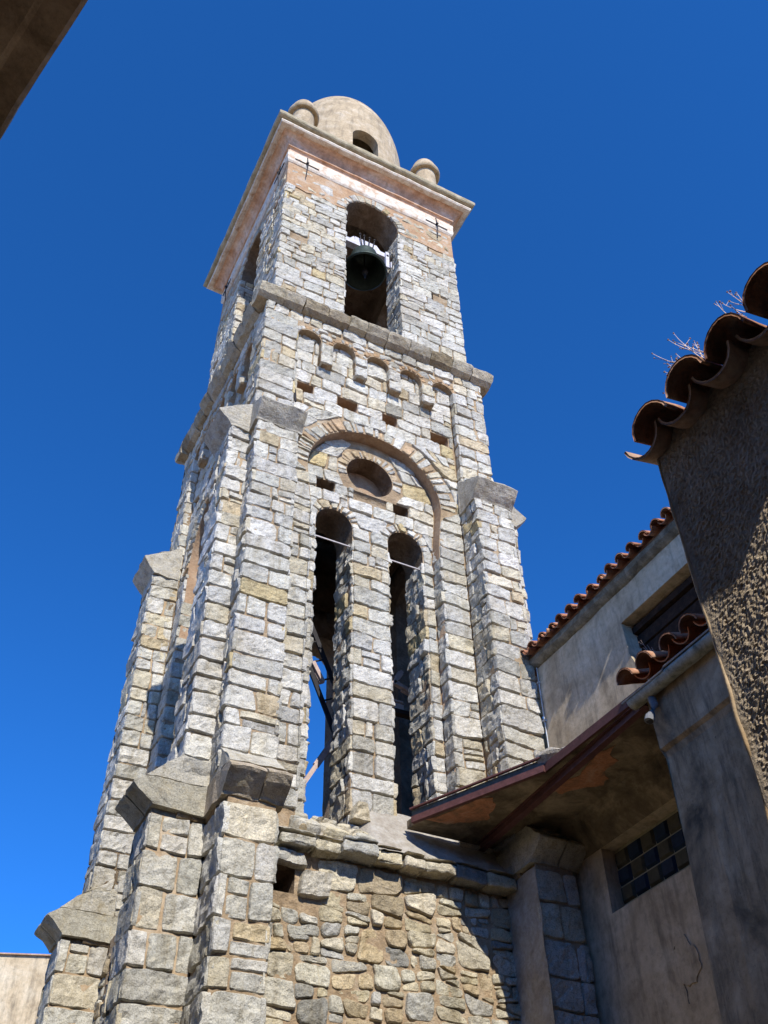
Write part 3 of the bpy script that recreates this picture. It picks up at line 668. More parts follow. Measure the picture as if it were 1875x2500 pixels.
# ---- cornice
def sweep(prof, mats, name, seg=40, nz=.004, mat=0):
    mb = MB(); corners = [(-1, -1), (1, -1), (1, 1), (-1, 1)]
    P = []
    for j in range(4):
        c0, c1 = corners[j], corners[(j + 1) % 4]
        for t in range(seg):
            f = t / seg; P.append([((c0[0] + (c1[0] - c0[0]) * f) * h, 2 + (c0[1] + (c1[1] - c0[1]) * f) * h, z) for h, z in prof])
    G = np.array(P).transpose(1, 0, 2)
    G = G + np.stack([vn(G, 3, 1.), vn(G, 3, 11.), vn(G, 3, 21.)], -1) * nz + np.stack([vn(G, 12, 1.), vn(G, 12, 11.), vn(G, 12, 21.)], -1) * nz * .6
    mb.grid(G, (.5, .5, .5), 0, closed=True, flip=True)
    o = mb.build(name, [mats], tower); return o
sweep([(1.93, 22.14), (2.0, 22.22), (2.005, 22.30), (2.03, 22.33), (2.065, 22.34), (2.07, 22.37), (2.055, 22.385), (2.075, 22.42), (2.10, 22.48), (2.15, 22.55), (2.21, 22.59), (2.25, 22.60), (2.255, 22.625), (2.20, 22.66)], 'cornice', 'cornice')
bpy.context.view_layer.update()
sweep([(1.96, 21.70), (2.012, 21.73), (2.04, 21.78), (2.05, 21.84), (2.05, 22.0), (2.055, 22.10), (2.045, 22.17), (2.02, 22.205), (1.96, 22.22)], 'white', 'white_moulding', nz=.008)
sweep([(2.2, 22.62), (2.31, 22.60), (2.36, 22.615), (2.385, 22.655), (2.38, 22.70), (2.34, 22.735), (2.2, 22.75)], 'white', 'white_moulding', nz=.006)
sweep([(2.2, 22.72), (2.39, 22.745), (2.43, 22.76), (2.455, 22.79), (2.465, 22.84), (2.46, 22.90), (2.43, 22.95), (2.38, 22.99), (2.2, 23.06), (0.02, 23.25)], 'lichened', 'coping', nz=.012)
# ---- dome with four arched openings
mb = MB(); prof = [(1.72, 23.0), (1.72, 24.0), (1.715, 25.0), (1.70, 26.0)] + [(1.7 * math.cos(t) ** .85 if t < 1.56 else 0.0001, 26 + 3.5 * math.sin(t)) for t in np.linspace(.05, math.pi / 2, 26)]
profi = [(max(r_ - .24, 0.0001), z - (.2 if z > 26 else 0)) for r_, z in prof][::-1]
full = [(1.48, 23.0)] + prof + profi
mb.lathe(0, 2, full + [(1.48, 23.0)], 72)
dome = mb.build('dome', ['dome'], tower, smooth=True); recalc(dome)
cut = MB()
for k in (0, 2):
    pts = arched(-.35, .35, 23.3, 25.35, n=14)
    slab(cut, face_frame(k, 0), pts, [], 2.4, .6)
for k in (1, 3): slab(cut, face_frame(k, 0), arched(-.35, .35, 23.3, 25.35, n=14), [], 2.4, .75)
cutter = cut.build('cutter', ['dome']); recalc(cutter)
bmod = dome.modifiers.new('b', 'BOOLEAN'); bmod.operation = 'DIFFERENCE'; bmod.solver = 'EXACT'; bmod.object = cutter; bmod.use_self = True
dg = bpy.context.evaluated_depsgraph_get(); me = bpy.data.meshes.new_from_object(dome.evaluated_get(dg))
dome.modifiers.clear(); dome.data = me; bpy.data.objects.remove(cutter)
me.polygons.foreach_set('use_smooth', [True] * len(me.polygons)); 
es = dome.modifiers.new('e', 'EDGE_SPLIT'); es.split_angle = R(35)
rod = MB(); rod.tube([(0, 2, 29.45), (0.01, 2, 29.95)], [.012, .006], 6, 0); rod.build('lightning_rod', ['pale_iron'], tower)
for sx in (-1, 1):
    for sy in (-1, 1):
        mb = MB(); cx, cy = sx * 1.66, 2 + sy * 1.66
        pr = [(.30, 23.0), (.285, 23.9), (.27, 24.86), (.36, 24.84), (.385, 24.87), (.39, 24.93), (.375, 24.98), (.33, 25.02)] + [(.33 * math.cos(t), 25.02 + .55 * math.sin(t)) for t in np.linspace(.1, 1.56, 9)]
        mb.lathe(cx, cy, pr, 28); p = mb.build('pinnacle', ['dome'], tower, smooth=True)
        p.modifiers.new('e', 'EDGE_SPLIT').split_angle = R(40)
# ---- iron anchors, rods
for k in range(2):
    for sx in (-1, 1):
        mb = MB(); u = sx * 1.6
        mb.tube([fpt(k, u, 2.05, 22.16), fpt(k, u + .01, 2.09, 21.8), fpt(k, u, 2.05, 21.30)], .011, 6); mb.tube([fpt(k, u - .28, 2.06, 21.86), fpt(k, u + .28, 2.06, 21.84)], .010, 6)
        mb.tube([fpt(k, u, 1.95, 21.85), fpt(k, u, 2.11, 21.85)], .03, 6); mb.build('wall_anchor', ['iron'], tower)
    for c in (-.6, .6):
        mb = MB(); mb.bar(fpt(k, c - .31, 1.72, 11.47), fpt(k, c + .31, 1.72, 11.47), .018, .02); mb.build('tie_rod', ['pale_iron'], tower)
mb = MB(); mb.tube([(-1.5, -.09, 14.12), (-1.5, -.16, 13.74)], .018, 6); mb.build('iron_spike', ['iron'], tower)
# ---- ledge of thin stones and the sloping sill on the front
mb = MB(); r = random.Random(77); FL = face_frame(0, 0)
x = -1.36
while x < 1.5:
    w = r.uniform(.26, .46); x1 = min(x + w, 1.56); D1 = r.uniform(2.29, 2.37); zt = r.uniform(6.50, 6.56); zb = r.uniform(6.37, 6.41); c = pick(BASEC, r)
    stone(mb, face_frame(0, D1), [(x + .008, zb), (x1 - .008, zb + r.uniform(-.02, .02)), (x1 - .008, zt), (x + .008, zt + r.uniform(-.02, .02))], .0, c, .04, r=r)
    fr = FR((0, 2 - 2.05, zb), (1, 0, 0), (0, 1, 0), (0, 0, -1)); 
    stone(mb, FR((0, 2, zb), (-1, 0, 0), (0, -1, 0), (0, 0, -1)), [(-x1, 2.08), (-x, 2.08), (-x, D1 + .02), (-x1, D1 + .02)], .0, c, .04, r=r)
    stone(mb, FR((0, 2, zt), (1, 0, 0), (0, -1, 0), (0, 0, -1)), [(x, 2.05), (x1, 2.05), (x1, D1 + .02), (x, D1 + .02)], -.03, c, .06, r=r)
    for uu, sd in ((x + .008, -1), (x1 - .008, 1)):
        i = (-D1, -2.08) if sd == 1 else (2.08, D1); stone(mb, jamb_frame(0, uu, sd), [(i[0], zb), (i[1], zb), (i[1], zt), (i[0], zt)], .0, c, .05, r=r)
    x = x1
mb.build('ledge', ['stone_dark'], tower, smooth='flat0')
# sloping fill: rubble on the left, smooth render on the right
mb = MB()
nx, ny = 60, 16; G = np.zeros((nx + 1, ny + 1, 3))
for i in range(nx + 1):
    for j in range(ny + 1):
        X = -1.5 + 3.05 * i / nx; t = j / ny
        if X > -.32: y = -.31 + .56 * t; z_ = 6.54 + (.80 if X > -.12 else .8 - .55 * (-.12 - X) / .2) * t ** 1.15
        else: y = -.31 + .56 * t; z_ = 6.54 + .42 * t
        if X < -1.08: z_ = 6.54 + .30 * t
        G[i, j] = (X, y, z_)
G[:, :, 2] += .022 * vn(G, 5) + .010 * vn(G, 16)
mb.grid(G, (.5, .5, .5), 0); mb.build('sloping_sill', ['sill'], tower, smooth=True)
mb = MB(); sl = math.atan2(.42, .56); e2 = np.array([0, math.cos(sl), math.sin(sl)]); nn = np.array([0, -math.sin(sl), math.cos(sl)])
rubble(mb, FR((0, -.31, 6.54), (1, 0, 0), e2, nn), -1.15, -.2, .02, .72, [(.17, 200), (.10, 300), (.06, 300)], h=.085, seed=9, stretch=1.2)
for (cx, cz, w, h_, d_) in ((-.75, 6.78, .30, .20, 1.98), (-.22, 7.15, .26, .22, 1.86), (-.48, 6.66, .34, .14, 2.2)):
    c = pick([((.56, .46, .30), 1), ((.55, .50, .40), 1)], r)
    stone(mb, face_frame(0, d_), [(cx - w / 2, cz - h_ / 2), (cx + w / 2, cz - h_ / 2), (cx + w * .3, cz + h_ / 2), (cx - w * .25, cz + h_ / 2)], .09, c, .04, r=r, amp=2)
mb.build('sill_rubble', ['stone'], tower, smooth='flat0')
# stones framing the hollow in the base
mb = MB()
stone(mb, face_frame(0, 2.15), [(-1.42, 6.24), (-.98, 6.22), (-1.04, 6.37), (-1.42, 6.38)], .07, (.52, .50, .45), .04, r=r, amp=1.5)
stone(mb, face_frame(0, 2.15), [(-1.08, 5.92), (-.72, 5.94), (-.70, 6.20), (-1.04, 6.20)], .07, (.56, .52, .44), .04, r=r, amp=1.5)
mb.build('base_stones', ['stone'], tower, smooth='flat0')

# ================================================================== bell
bell = thing('church_bell', (0, .4, 20), 'green bronze bell hanging mouth down in the front belfry arch', 'bell')
bx, by, bt = 0.0, .42, 20.22
mb = MB(); pr = [(r_ * .93, z * .76 - .10) for r_, z in [(.50, -.92), (.505, -.90), (.49, -.86), (.44, -.76), (.38, -.62), (.335, -.45), (.315, -.28), (.30, -.15), (.26, -.07), (.17, -.03), (.0001, -.02)]]
pin = [(r_ - .035 if r_ > .05 else r_, z - .02) for r_, z in pr][::-1]
mb.lathe(bx, by, [(r_, bt + z) for r_, z in [(.437, -.807)] + pr], 40); mb.lathe(bx, by, [(r_, bt + z) for r_, z in pin + [(.437, -.807)]], 40)
o = mb.build('bell_body', ['bronze'], bell, smooth=True)
mb = MB(); mb.tube([(bx, by, bt - .1), (bx + .02, by, bt - .75)], .018, 6); mb.lathe(bx + .02, by, [(.0001, bt - .88), (.06, bt - .84), (.07, bt - .78), (.05, bt - .72), (.0001, bt - .70)], 14); mb.tube([(bx + .02, by, bt - .86), (bx + .02, by, bt - 1.05)], .02, 6); mb.build('clapper', ['iron'], bell)
mb = MB(); mb.box(-.66, .52, by - .07, by + .07, bt + .02, bt + .17)
mb.box(-.24, .28, by - .06, by + .06, bt + .17, bt + .34); mb.bar((-.34, by, bt + .17), (-.22, by, bt + .36), .05, .10); mb.bar((.38, by, bt + .17), (.26, by, bt + .36), .05, .10)
mb.build('yoke', ['yoke'], bell)
for dx in (-.15, -.05, .08, .20):
    mb = MB(); mb.tube([(bx + dx * .6, by - .11, bt - .13), (bx + dx, by - .11, bt + .40)], .013, 6); mb.tube([(bx + dx, by - .11, bt + .40), (bx + dx, by - .11, bt + .43)], .03, 6); mb.build('hanger_bolt', ['iron'], bell)
mb = MB(); mb.box(.46, .54, by - .12, by - .06, bt - .42, bt + .16); mb.box(.565, .585, by - .14, by - .10, bt - .42, bt - .20); mb.tube([(.5, by - .13, bt + .02), (.5, by - .05, bt + .02)], .03, 8, 1); mb.build('bracket', ['yoke', 'iron'], bell)

# ---- metal stair inside the shaft
st = thing('metal_stair', (0, 1.5, 7), 'thin dark metal stair seen through the left lancet opening', 'stair')
mb = MB(); 
for off in (0, .33):
    mb.bar((-.75 + off, 1.5, 10.95 - off * .0), (.45 + off, 1.5, 8.15 + 0 * off), .03, .07)
mb.build('stringer', ['iron'], st)
mb = MB()
for t in np.linspace(.08, .92, 9):
    a = Vector((-.75, 1.5, 10.95)).lerp(Vector((.45, 1.5, 8.15)), t); b = Vector((-.42, 1.5, 10.95)).lerp(Vector((.78, 1.5, 8.15)), t - .05); mb.bar(a, b, .02, .02)
mb.build('rung', ['iron'], st)
for i, (a, b, lab) in enumerate([((-.46, 1.5, 8.05), (.06, 1.5, 8.98), 'pale timber brace slanting across the left lancet below the stair'), ((-.33, 1.49, 10.16), (-.16, 1.49, 9.86), 'short pale batten at the head of the stair in the left lancet'),
                                 ((1.0, 1.5, 10.18), (1.16, 1.5, 10.45), 'short upright pale batten in the right lancet'), ((1.02, 1.5, 10.22), (1.32, 1.5, 10.12), 'pale batten sloping down to the right in the right lancet')]):
    mb = MB(); mb.bar(a, b, .07, .06); mb.bar(Vector(a).lerp(Vector(b), .5) + Vector((0, .03, 0)), Vector(b) + Vector((0, .03, 0)), .05, .09)
    mb.build('timber_batten', ['timber'], label=lab, cat='batten', group='timber battens inside the tower')
mb = MB(); mb.box(.55, 1.16, 1.46, 1.54, 9.74, 9.83, 0); mb.box(.55, 1.6, 1.45, 1.55, 9.66, 9.735, 1); mb.box(.55, 1.16, 1.47, 1.53, 9.87, 9.90, 0)
mb.build('cross_beam', ['timber', 'wood'], label='horizontal cross beam low in the right lancet opening', cat='beam')

# ================================================================== tiles
def tile(mb, p, up, side, nrm, r0, r1, L, sgn, th=.014, mat=0, seg=9, arc=1.0, nl=4):
    p, up, side, nrm = [np.array(a, float) for a in (p, up, side, nrm)]; G = []
    for i in range(nl + 1):
        f = i / nl; rr = r0 + (r1 - r0) * f; row = []
        A = [math.pi / 2 + arc * (math.pi / 2) * (2 * j / seg - 1) for j in range(seg + 1)]
        for a in A: row.append(p + up * L * f + side * rr * math.cos(a) + nrm * sgn * rr * math.sin(a))
        for a in A[::-1]: row.append(p + up * L * f + side * (rr - th) * math.cos(a) + nrm * sgn * (rr - th) * math.sin(a))
        G.append(row)
    G = np.array(G); G = G + np.stack([vn(G, 8, 2.), vn(G, 8, 12.), vn(G, 8, 32.)], -1) * .006
    o = mb.n; mb.grid(G, (.5, .5, .5), mat, closed=True); m_ = 2 * (seg + 1)
    for j in range(seg):
        for base, fl in ((0, 0), (nl * m_, 1)):
            q = (o + base + j, o + base + j + 1, o + base + m_ - 2 - j, o + base + m_ - 1 - j); mb.f.append(q if fl else q[::-1]); mb.m.append(mat)
def tile_row(mb, p0, side, up, nrm, ncol, pitch, r_, L=.45, courses=2, seed=1, cov=0, pan=0, over=.0, jit=.02, hc=.55):
    r = random.Random(seed); p0, side, up, nrm = [np.array(a, float) for a in (p0, side, up, nrm)]
    for i in range(ncol):
        for c in range(courses):
            base = p0 + side * pitch * i + up * (c * L * .82) + nrm * (.015 * c)
            tw = r.uniform(-.05, .05); s2 = side * math.cos(tw) + nrm * math.sin(tw); n2 = nrm * math.cos(tw) - side * math.sin(tw)
            tile(mb, base + side * pitch / 2 + nrm * (r_ * .95) + up * r.uniform(-jit, jit), up, s2, n2, r_, r_ * .86, L, -1, mat=pan, arc=.92)
            tile(mb, base + nrm * (r_ * hc) + up * (r.uniform(-jit, jit) - over) + side * r.uniform(-.01, .01), up, s2, n2, r_ * 1.02, r_ * .88, L, 1, mat=cov, arc=.97)

# ================================================================== nave (cream wall to the right of the tower)
nave = thing('church_nave', (2.2, -3, 0), 'cream plastered church wall with a tiled eave, joined to the tower\'s right side', 'church')
NX = 2.2
NF = FR((NX, 0, 0), (0, -1, 0), (0, 0, 1), (-1, 0, 0))
w_up = [(2.30, 8.62), (2.36, 8.45), (2.50, 8.34), (3.62, 8.30), (3.62, 9.10), (2.28, 9.10)]
w_lo = [(1.16, 5.92), (2.62, 5.92), (2.62, 6.66), (1.16, 6.66)]
mb = MB(); slab(mb, NF, [(.49, 0), (9.0, 0), (9.0, 9.66), (.49, 9.66)], [w_up, w_lo], 0, -.4)
mb.box(NX + .4, 8.5, -9.0, -.52, 0, 9.6); o = mb.build('nave_wall', ['cream'], nave)
mb = MB()
pr = [(0.0, 9.54), (-.03, 9.555), (-.06, 9.58), (-.085, 9.61), (-.09, 9.69), (0.02, 9.71)]
G = np.array([[(NX + dx, y, z) for dx, z in pr] for y in np.linspace(-.46, -9, 90)]); G = G + np.stack([vn(G, 5), vn(G, 5, 9.), vn(G, 5, 19.)], -1) * .012
mb.grid(G, (.5, .5, .5), 0, flip=True); mb.grid(np.array([[(NX + .02, -.46, 9.54), (NX + .02, -.46, 9.71)], [(NX - .08, -.46, 9.60), (NX - .09, -.46, 9.69)]]), (.5,) * 3, 0)
mb.build('nave_cornice', ['mould'], nave)
a = R(17); mb = MB()
tile_row(mb, (NX - .17, -.47, 9.70), (0, -1, 0), (math.cos(a), 0, math.sin(a)), (-math.sin(a), 0, math.cos(a)), 36, .225, .080, courses=3, seed=4, jit=.035)
mb.add([(NX - .1, -.40, 9.705), (NX - .1, -9, 9.705), (6.0, -9, 9.705 + 3.9 * math.tan(a)), (6.0, -.40, 9.705 + 3.9 * math.tan(a))], [(0, 1, 2, 3)], mat=0)
mb.add([(NX - .1, -.405, 9.70), (6.0, -.405, 9.70 + 3.9 * math.tan(a)), (6.0, -.405, 9.5), (NX - .0, -.405, 9.5)], [(0, 1, 2, 3)], mat=0)
mb.build('nave_roof', ['tile'], nave, smooth=True)
# boarded attic opening
att = MB(); att.box(NX + .30, NX + .34, -3.7, -2.25, 8.2, 9.2)
for i in range(5):
    z0 = 8.26 + i * .175; att.box(NX + .22 - .02 * (i % 2), NX + .30, -3.66, -2.27, z0, z0 + .16)
att.bar((NX + .20, -2.24, 9.02), (NX + .20, -3.66, 9.02), .10, .09)
att.build('boarded_window', ['wood'], nave, label='dark boarded opening under the tiled eave')
# glass block window
gw = MB(); gw.box(NX + .19, NX + .24, -2.64, -1.14, 5.9, 6.7, 2)
cw, ch = .232, .198
for i in range(7):
    for j in range(4):
        c0 = 1.17 + i * cw; z0 = 5.93 + j * ch - .08; c1 = min(c0 + cw - .014, 2.61); z1 = min(z0 + ch - .014, 6.655); z0 = max(z0, 5.925)
        if c1 - c0 < .03: continue
        m_ = 0 if (i + j) % 2 == 0 else 1; e = .022
        V = [(NX + .19, -c0, z0), (NX + .19, -c1, z0), (NX + .19, -c1, z1), (NX + .19, -c0, z1), (NX + .155, -c0 - e, z0 + e), (NX + .155, -c1 + e, z0 + e), (NX + .155, -c1 + e, z1 - e), (NX + .155, -c0 - e, z1 - e)]
        gw.add(V, [(0, 1, 5, 4), (1, 2, 6, 5), (2, 3, 7, 6), (3, 0, 4, 7), (4, 5, 6, 7)], mat=m_)
gw.build('glass_block_window', ['glass_blue', 'glass_green', 'grout'], nave, label='chequered window of blue and olive glass blocks')
# eroded patch of plaster low on the wall

# canopy slab with stained soffit
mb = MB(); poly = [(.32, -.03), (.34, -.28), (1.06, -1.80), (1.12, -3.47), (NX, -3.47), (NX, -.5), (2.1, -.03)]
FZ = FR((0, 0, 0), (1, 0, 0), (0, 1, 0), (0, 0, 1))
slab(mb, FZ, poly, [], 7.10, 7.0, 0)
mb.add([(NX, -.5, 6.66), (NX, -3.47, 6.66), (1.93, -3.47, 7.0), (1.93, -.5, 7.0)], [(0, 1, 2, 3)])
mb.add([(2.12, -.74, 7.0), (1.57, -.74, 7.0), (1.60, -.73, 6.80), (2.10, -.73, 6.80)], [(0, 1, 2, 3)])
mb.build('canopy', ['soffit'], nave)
def rough(p, seed, a=.05):
    q = []
    for i in range(len(p)):
        u, v = p[i], p[(i + 1) % len(p)]
        for t in range(7): f = t / 7; q.append((u[0] + (v[0] - u[0]) * f, u[1] + (v[1] - u[1]) * f))
    Q = np.array([(x, y, 0) for x, y in q]); return [(x + a * float(vn(Q[i:i + 1], 6, seed)[0]) + a * .4 * float(vn(Q[i:i + 1], 25, seed)[0]), y + a * float(vn(Q[i:i + 1], 6, seed + 9)[0]) + a * .4 * float(vn(Q[i:i + 1], 25, seed + 5)[0])) for i, (x, y) in enumerate(q)]
mb = MB()
slab(mb, FZ, rough([(.42, -.32), (.62, -.82), (.80, -1.12), (.98, -.98), (1.02, -.62), (.80, -.50), (.66, -.38)], 1., .04), [], 7.002, 6.994, 0)
slab(mb, FZ, rough([(1.30, -1.50), (1.36, -2.0), (1.28, -2.38), (1.42, -2.62), (1.62, -2.3), (1.72, -1.9), (1.52, -1.5)], 3., .07), [], 7.002, 6.994, 0)
mb.build('exposed_tile_patch', ['tile_worn'], nave)
mb = MB()   # gutter along the slanting edge, then the steel beam
A_, B_ = Vector((.30, -.20, 0)), Vector((1.04, -1.84, 0)); nrm_ = Vector((-(B_ - A_).y, (B_ - A_).x, 0)).normalized() * -1
if nrm_.x > 0: nrm_ = -nrm_
for (dn, z0, w, h_, m_) in ((.0, 7.03, .05, .075, 0), (-.02, 7.11, .05, .07, 1), (.035, 7.155, .035, .018, 0)):
    a_ = A_ + nrm_ * dn; b_ = B_ + nrm_ * dn; mb.bar((a_.x, a_.y, z0), (b_.x, b_.y, z0), w, h_, m_)
mb.build('gutter', ['red_steel', 'gutter_in'], nave)
mb = MB()
for (z0, w, h_) in ((6.90, .08, .012), (6.945, .02, .09), (6.99, .09, .016)): mb.bar((1.28, -.10, z0), (1.14, -3.46, z0), w, h_)
mb.bar((1.06, -1.80, 7.05), (1.10, -3.46, 7.05), .03, .10)
mb.build('steel_beam', ['red_steel'], nave)
mb = MB(); r = random.Random(5)
for (x_, y_, z_, s_) in ((1.13, -1.86, 7.18, .14), (1.22, -2.0, 7.16, .10), (1.0, -1.6, 7.16, .06)):
    P = []
    for i in range(9):
        P.append([(x_ + s_ * math.sin(math.pi * i / 8) * math.cos(2 * math.pi * j / 12), y_ + 1.4 * s_ * math.sin(math.pi * i / 8) * math.sin(2 * math.pi * j / 12), z_ + s_ * .7 * math.cos(math.pi * i / 8)) for j in range(12)])
    G = np.array(P); G = G + np.stack([vn(G, 9), vn(G, 9, 5.), vn(G, 9, 15.)], -1) * .035; mb.grid(G, (.40, .37, .33), 0, closed=True)
mb.build('loose_rubble', ['stone_dark'], label='small lump of grey rubble lying on the canopy at the gutter bend', cat='stone')
mb = MB(); ptc = rough([(2.0, 4.90), (2.08, 4.82), (2.20, 4.84), (2.27, 4.98), (2.27, 5.14), (2.20, 5.27), (2.10, 5.32), (2.0, 5.26), (1.97, 5.08)], 5., .06)
slab(mb, NF, ptc, [], .012, -.01)
for ln, sd_ in (([(1.99, 5.28), (1.97, 5.12), (2.0, 4.98), (2.04, 4.86), (2.03, 4.74)], 3), ):
    q = rough(ln, sd_, .02)[:7 * (len(ln) - 1)]; mb.tube([(NX - .004, -c_, z_) for c_, z_ in q], [.002 + .003 * abs(math.sin(i_ * 1.7)) for i_ in range(len(q))], 5, 1)
mb.build('plaster_patch', ['cream', 'mould'], nave)
# cable at the corner
mb = MB(); mb.tube([(2.185, -.515, 9.62), (2.18, -.52, 9.0), (2.19, -.51, 8.4), (2.18, -.52, 7.8), (2.19, -.515, 7.12)], .008, 6)
for z_ in (9.3, 8.7, 8.2, 7.6): mb.box(2.165, 2.205, -.535, -.49, z_, z_ + .02)
mb.build('wall_cable', ['cable'], label='thin pale cable clipped down the corner between the tower and the cream wall', cat='cable')

# ================================================================== side chapel with the little tiled roof
ch_ = thing('side_annex', (1.7, -4, 0), 'low plastered annex with a few broken roof tiles and a mossy gutter', 'annex')
mb = MB()
G = []
for y in np.linspace(-3.48, -8.0, 60):
    G.append([(x_, y, z_) for x_, z_ in ((.98, 0), (1.05, 3.0), (1.10, 4.1), (1.165, 5.4), (1.19, 6.32), (1.175, 6.38), (1.135, 6.41), (1.13, 6.6), (1.12, 7.0))])
G = np.array(G); G[..., 0] += .012 * vn(G, 2.5) + .006 * vn(G, 8); mb.grid(G, (.5,) * 3, 0, flip=False)
mb.add([(.98, -3.48, 0), (1.165, -3.48, 5.4), (1.185, -3.48, 6.32), (1.135, -3.48, 6.41), (1.12, -3.48, 7.0), (2.25, -3.48, 7.0), (2.25, -3.48, 0)], [(0, 1, 2, 3, 4, 5, 6)[::-1]])
mb.add([(1.12, -3.48, 7.0), (1.12, -8, 7.0), (2.25, -8, 7.1), (2.25, -3.48, 7.1)], [(0, 1, 2, 3)])
mb.box(.83, 2.19, -7.9, -4.80, 0, 9.0)  # unseen taller block, added to keep the sun off the annex wall
o = mb.build('annex_wall_and_sun_block', ['annex'], ch_)
mb = MB(); a = R(20)
tile_row(mb, (.99, -3.45, 7.09), (0, -1, 0), (math.cos(a), 0, math.sin(a)), (-math.sin(a), 0, math.cos(a)), 4, .315, .118, L=.42, courses=3, seed=8, cov=0, pan=1, jit=.07)
mb.add([(1.05, -3.47, 7.06), (1.05, -4.7, 7.06), (2.2, -4.7, 7.46), (2.2, -3.47, 7.46)], [(0, 1, 2, 3)], mat=0)
mb.add([(1.05, -3.465, 7.0), (1.05, -3.465, 7.06), (2.2, -3.465, 7.46), (2.2, -3.465, 7.0)], [(0, 1, 2, 3)], mat=0)
mb.build('annex_roof', ['tile_old', 'tile_bright'], ch_, smooth=True)
mb = MB(); gx, gz, gr = 1.04, 6.96, .080; G = []
for y in np.linspace(-3.36, -4.77, 20):
    ring_ = [(gx + gr * math.cos(t), y, gz + gr * math.sin(t) - .0) for t in np.linspace(math.pi, 2 * math.pi, 12)] + [(gx + (gr - .012) * math.cos(t), y, gz + (gr - .012) * math.sin(t)) for t in np.linspace(2 * math.pi, math.pi, 12)]
    G.append(ring_)
G = np.array(G); mb.grid(G, (.5,) * 3, 0, closed=True); mb.add([(gx + gr * math.cos(t), -3.36, gz + gr * math.sin(t)) for t in np.linspace(math.pi, 2 * math.pi, 12)], [tuple(range(12))])
o = mb.build('roof_gutter', ['asbestos'], ch_, smooth=True)
mb = MB(); mb.tube([(gx - gr, -3.30, gz + .004), (gx - gr - .004, -3.92, gz + .002), (gx - gr - .004, -3.95, gz + .025), (gx - gr, -4.77, gz + .025)], .011, 6); mb.build('gutter_lip', ['galv'], ch_)
mb = MB(); mb.tube([(gx + .02, -3.6000, gz - .06), (gx + .03, -3.6100, gz - .17), (gx - .02, -3.5900, gz - .27), (gx - .05, -3.5800, gz - .33)], .040, 12, 0, cap=True); mb.tube([(gx - .035, -3.5850, gz - .29), (gx - .055, -3.5800, gz - .345)], .047, 12, 0); mb.tube([(gx - .05, -3.5800, gz - .335), (gx - .056, -3.5790, gz - .3465)], .037, 12, 1); mb.build('spout', ['spout', 'iron'], ch_)

# ================================================================== near rough-cast house on the right
tilt_ = R(11)
nh = thing('roughcast_house', (-2.2, -9, 0), 'near house with pebbly roughcast wall and curved clay eave tiles at the right edge', 'house')
X0 = -2.2
mb = MB()
ys = np.arange(-7.235, -8.75, -.0085); zs = np.arange(2.30, 5.21, .0085)
Y, Zz = np.meshgrid(ys, zs, indexing='ij'); P = np.stack([np.full_like(Y, X0), Y, Zz], -1)
D = .0026 * vn(P, 72) + .0026 * vn(P, 112, 8.) + .0016 * vn(P, 27, 4.) + .006 * vn(P, 4) - .004 + .0020 * np.random.RandomState(3).randn(*Y.shape)
edge = np.clip((-7.235 - Y) / .05, 0, 1); D *= edge
P[..., 0] -= D; mb.grid(P, (.5,) * 3, 0)
mb.build('roughcast_wall', ['pebble'], nh)
mb = MB(); mb.box(X0 + .012, 1.2, -14, -7.232, 0, 5.20); mb.build('house_body', ['beige'], nh)
mb = MB(); G = np.array([[(X0 + .03, -7.222, z), (X0 + .001, -7.222, z), (X0 - .003, -7.228, z), (X0 - .001, -7.236, z), (X0 + .01, -7.244, z)] for z in np.arange(0, 5.16, .03)]); G = G + np.stack([vn(G, 9), vn(G, 9, 4.), 0 * G[..., 0]], -1) * .006; mb.grid(G, (.5,) * 3, 0); mb.build('corner_strip', ['beige'], nh, smooth=True)

mb = MB(); a = R(11)
tile(mb, (X0 - .11, -7.255, 5.11 + .11), (math.cos(a), 0, math.sin(a)), (0, -1, 0), (-math.sin(a), 0, math.cos(a)), .124, .11, .48, -1, mat=1, arc=.95)
tile_row(mb, (X0 - .11, -7.385, 5.085), (0, -1, 0), (math.cos(a), 0, math.sin(a)), (-math.sin(a), 0, math.cos(a)), 5, .268, .124, L=.48, courses=3, seed=12, over=.035, jit=.03, hc=.62, pan=1)
mb.add([(X0 + .25, -7.21, 5.41), (X0 + .25, -14, 5.41), (1.3, -14, 5.41 + 3.5 * .42), (1.3, -7.21, 5.41 + 3.5 * .42)], [(0, 1, 2, 3)])
tile_row(mb, (X0 + .02, -7.20 - 5 * .275 - .12, 5.36), (0, -1, 0), (math.cos(a), 0, math.sin(a)), (-math.sin(a), 0, math.cos(a)), 18, .275, .118, L=.48, courses=2, seed=13)
mb.build('eave_tiles', ['tile_old', 'tile_pale'], nh, smooth=True)

# ================================================================== dark eave of the house on the left, far house
lh = thing('left_house', (-6.5, -9, 0), 'dark eave of the house across the alley, cutting the top left corner', 'house')
dv = Vector((-.29, 1.13, 0)).normalized(); nv = Vector((-dv.y, dv.x, 0)); nv = nv if nv.x < 0 else -nv
P0 = Vector((-5.48, -6.87, 0))
def lhp(a, b, z): return tuple(P0 + dv * a + nv * b + Vector((0, 0, z)))
prof = [(0.0, 8.24), (0.0, 8.02), (.03, 7.995), (.10, 7.99), (.20, 7.985), (.24, 7.97), (.34, 7.965), (.42, 7.96), (.50, 7.93), (.60, 7.90), (.68, 7.85), (.76, 7.80), (.80, 7.70), (.82, 0.0)]
G = np.array([[lhp(a_, b_, z_) for b_, z_ in prof] for a_ in np.linspace(-16, 9, 220)]); G = G + np.stack([vn(G, 3), vn(G, 3, 7.), vn(G, 3, 17.)], -1) * .012
mb = MB(); mb.grid(G, (.5,) * 3, 0, flip=True); mb.build('eave_and_wall', ['eave_dark'], lh)
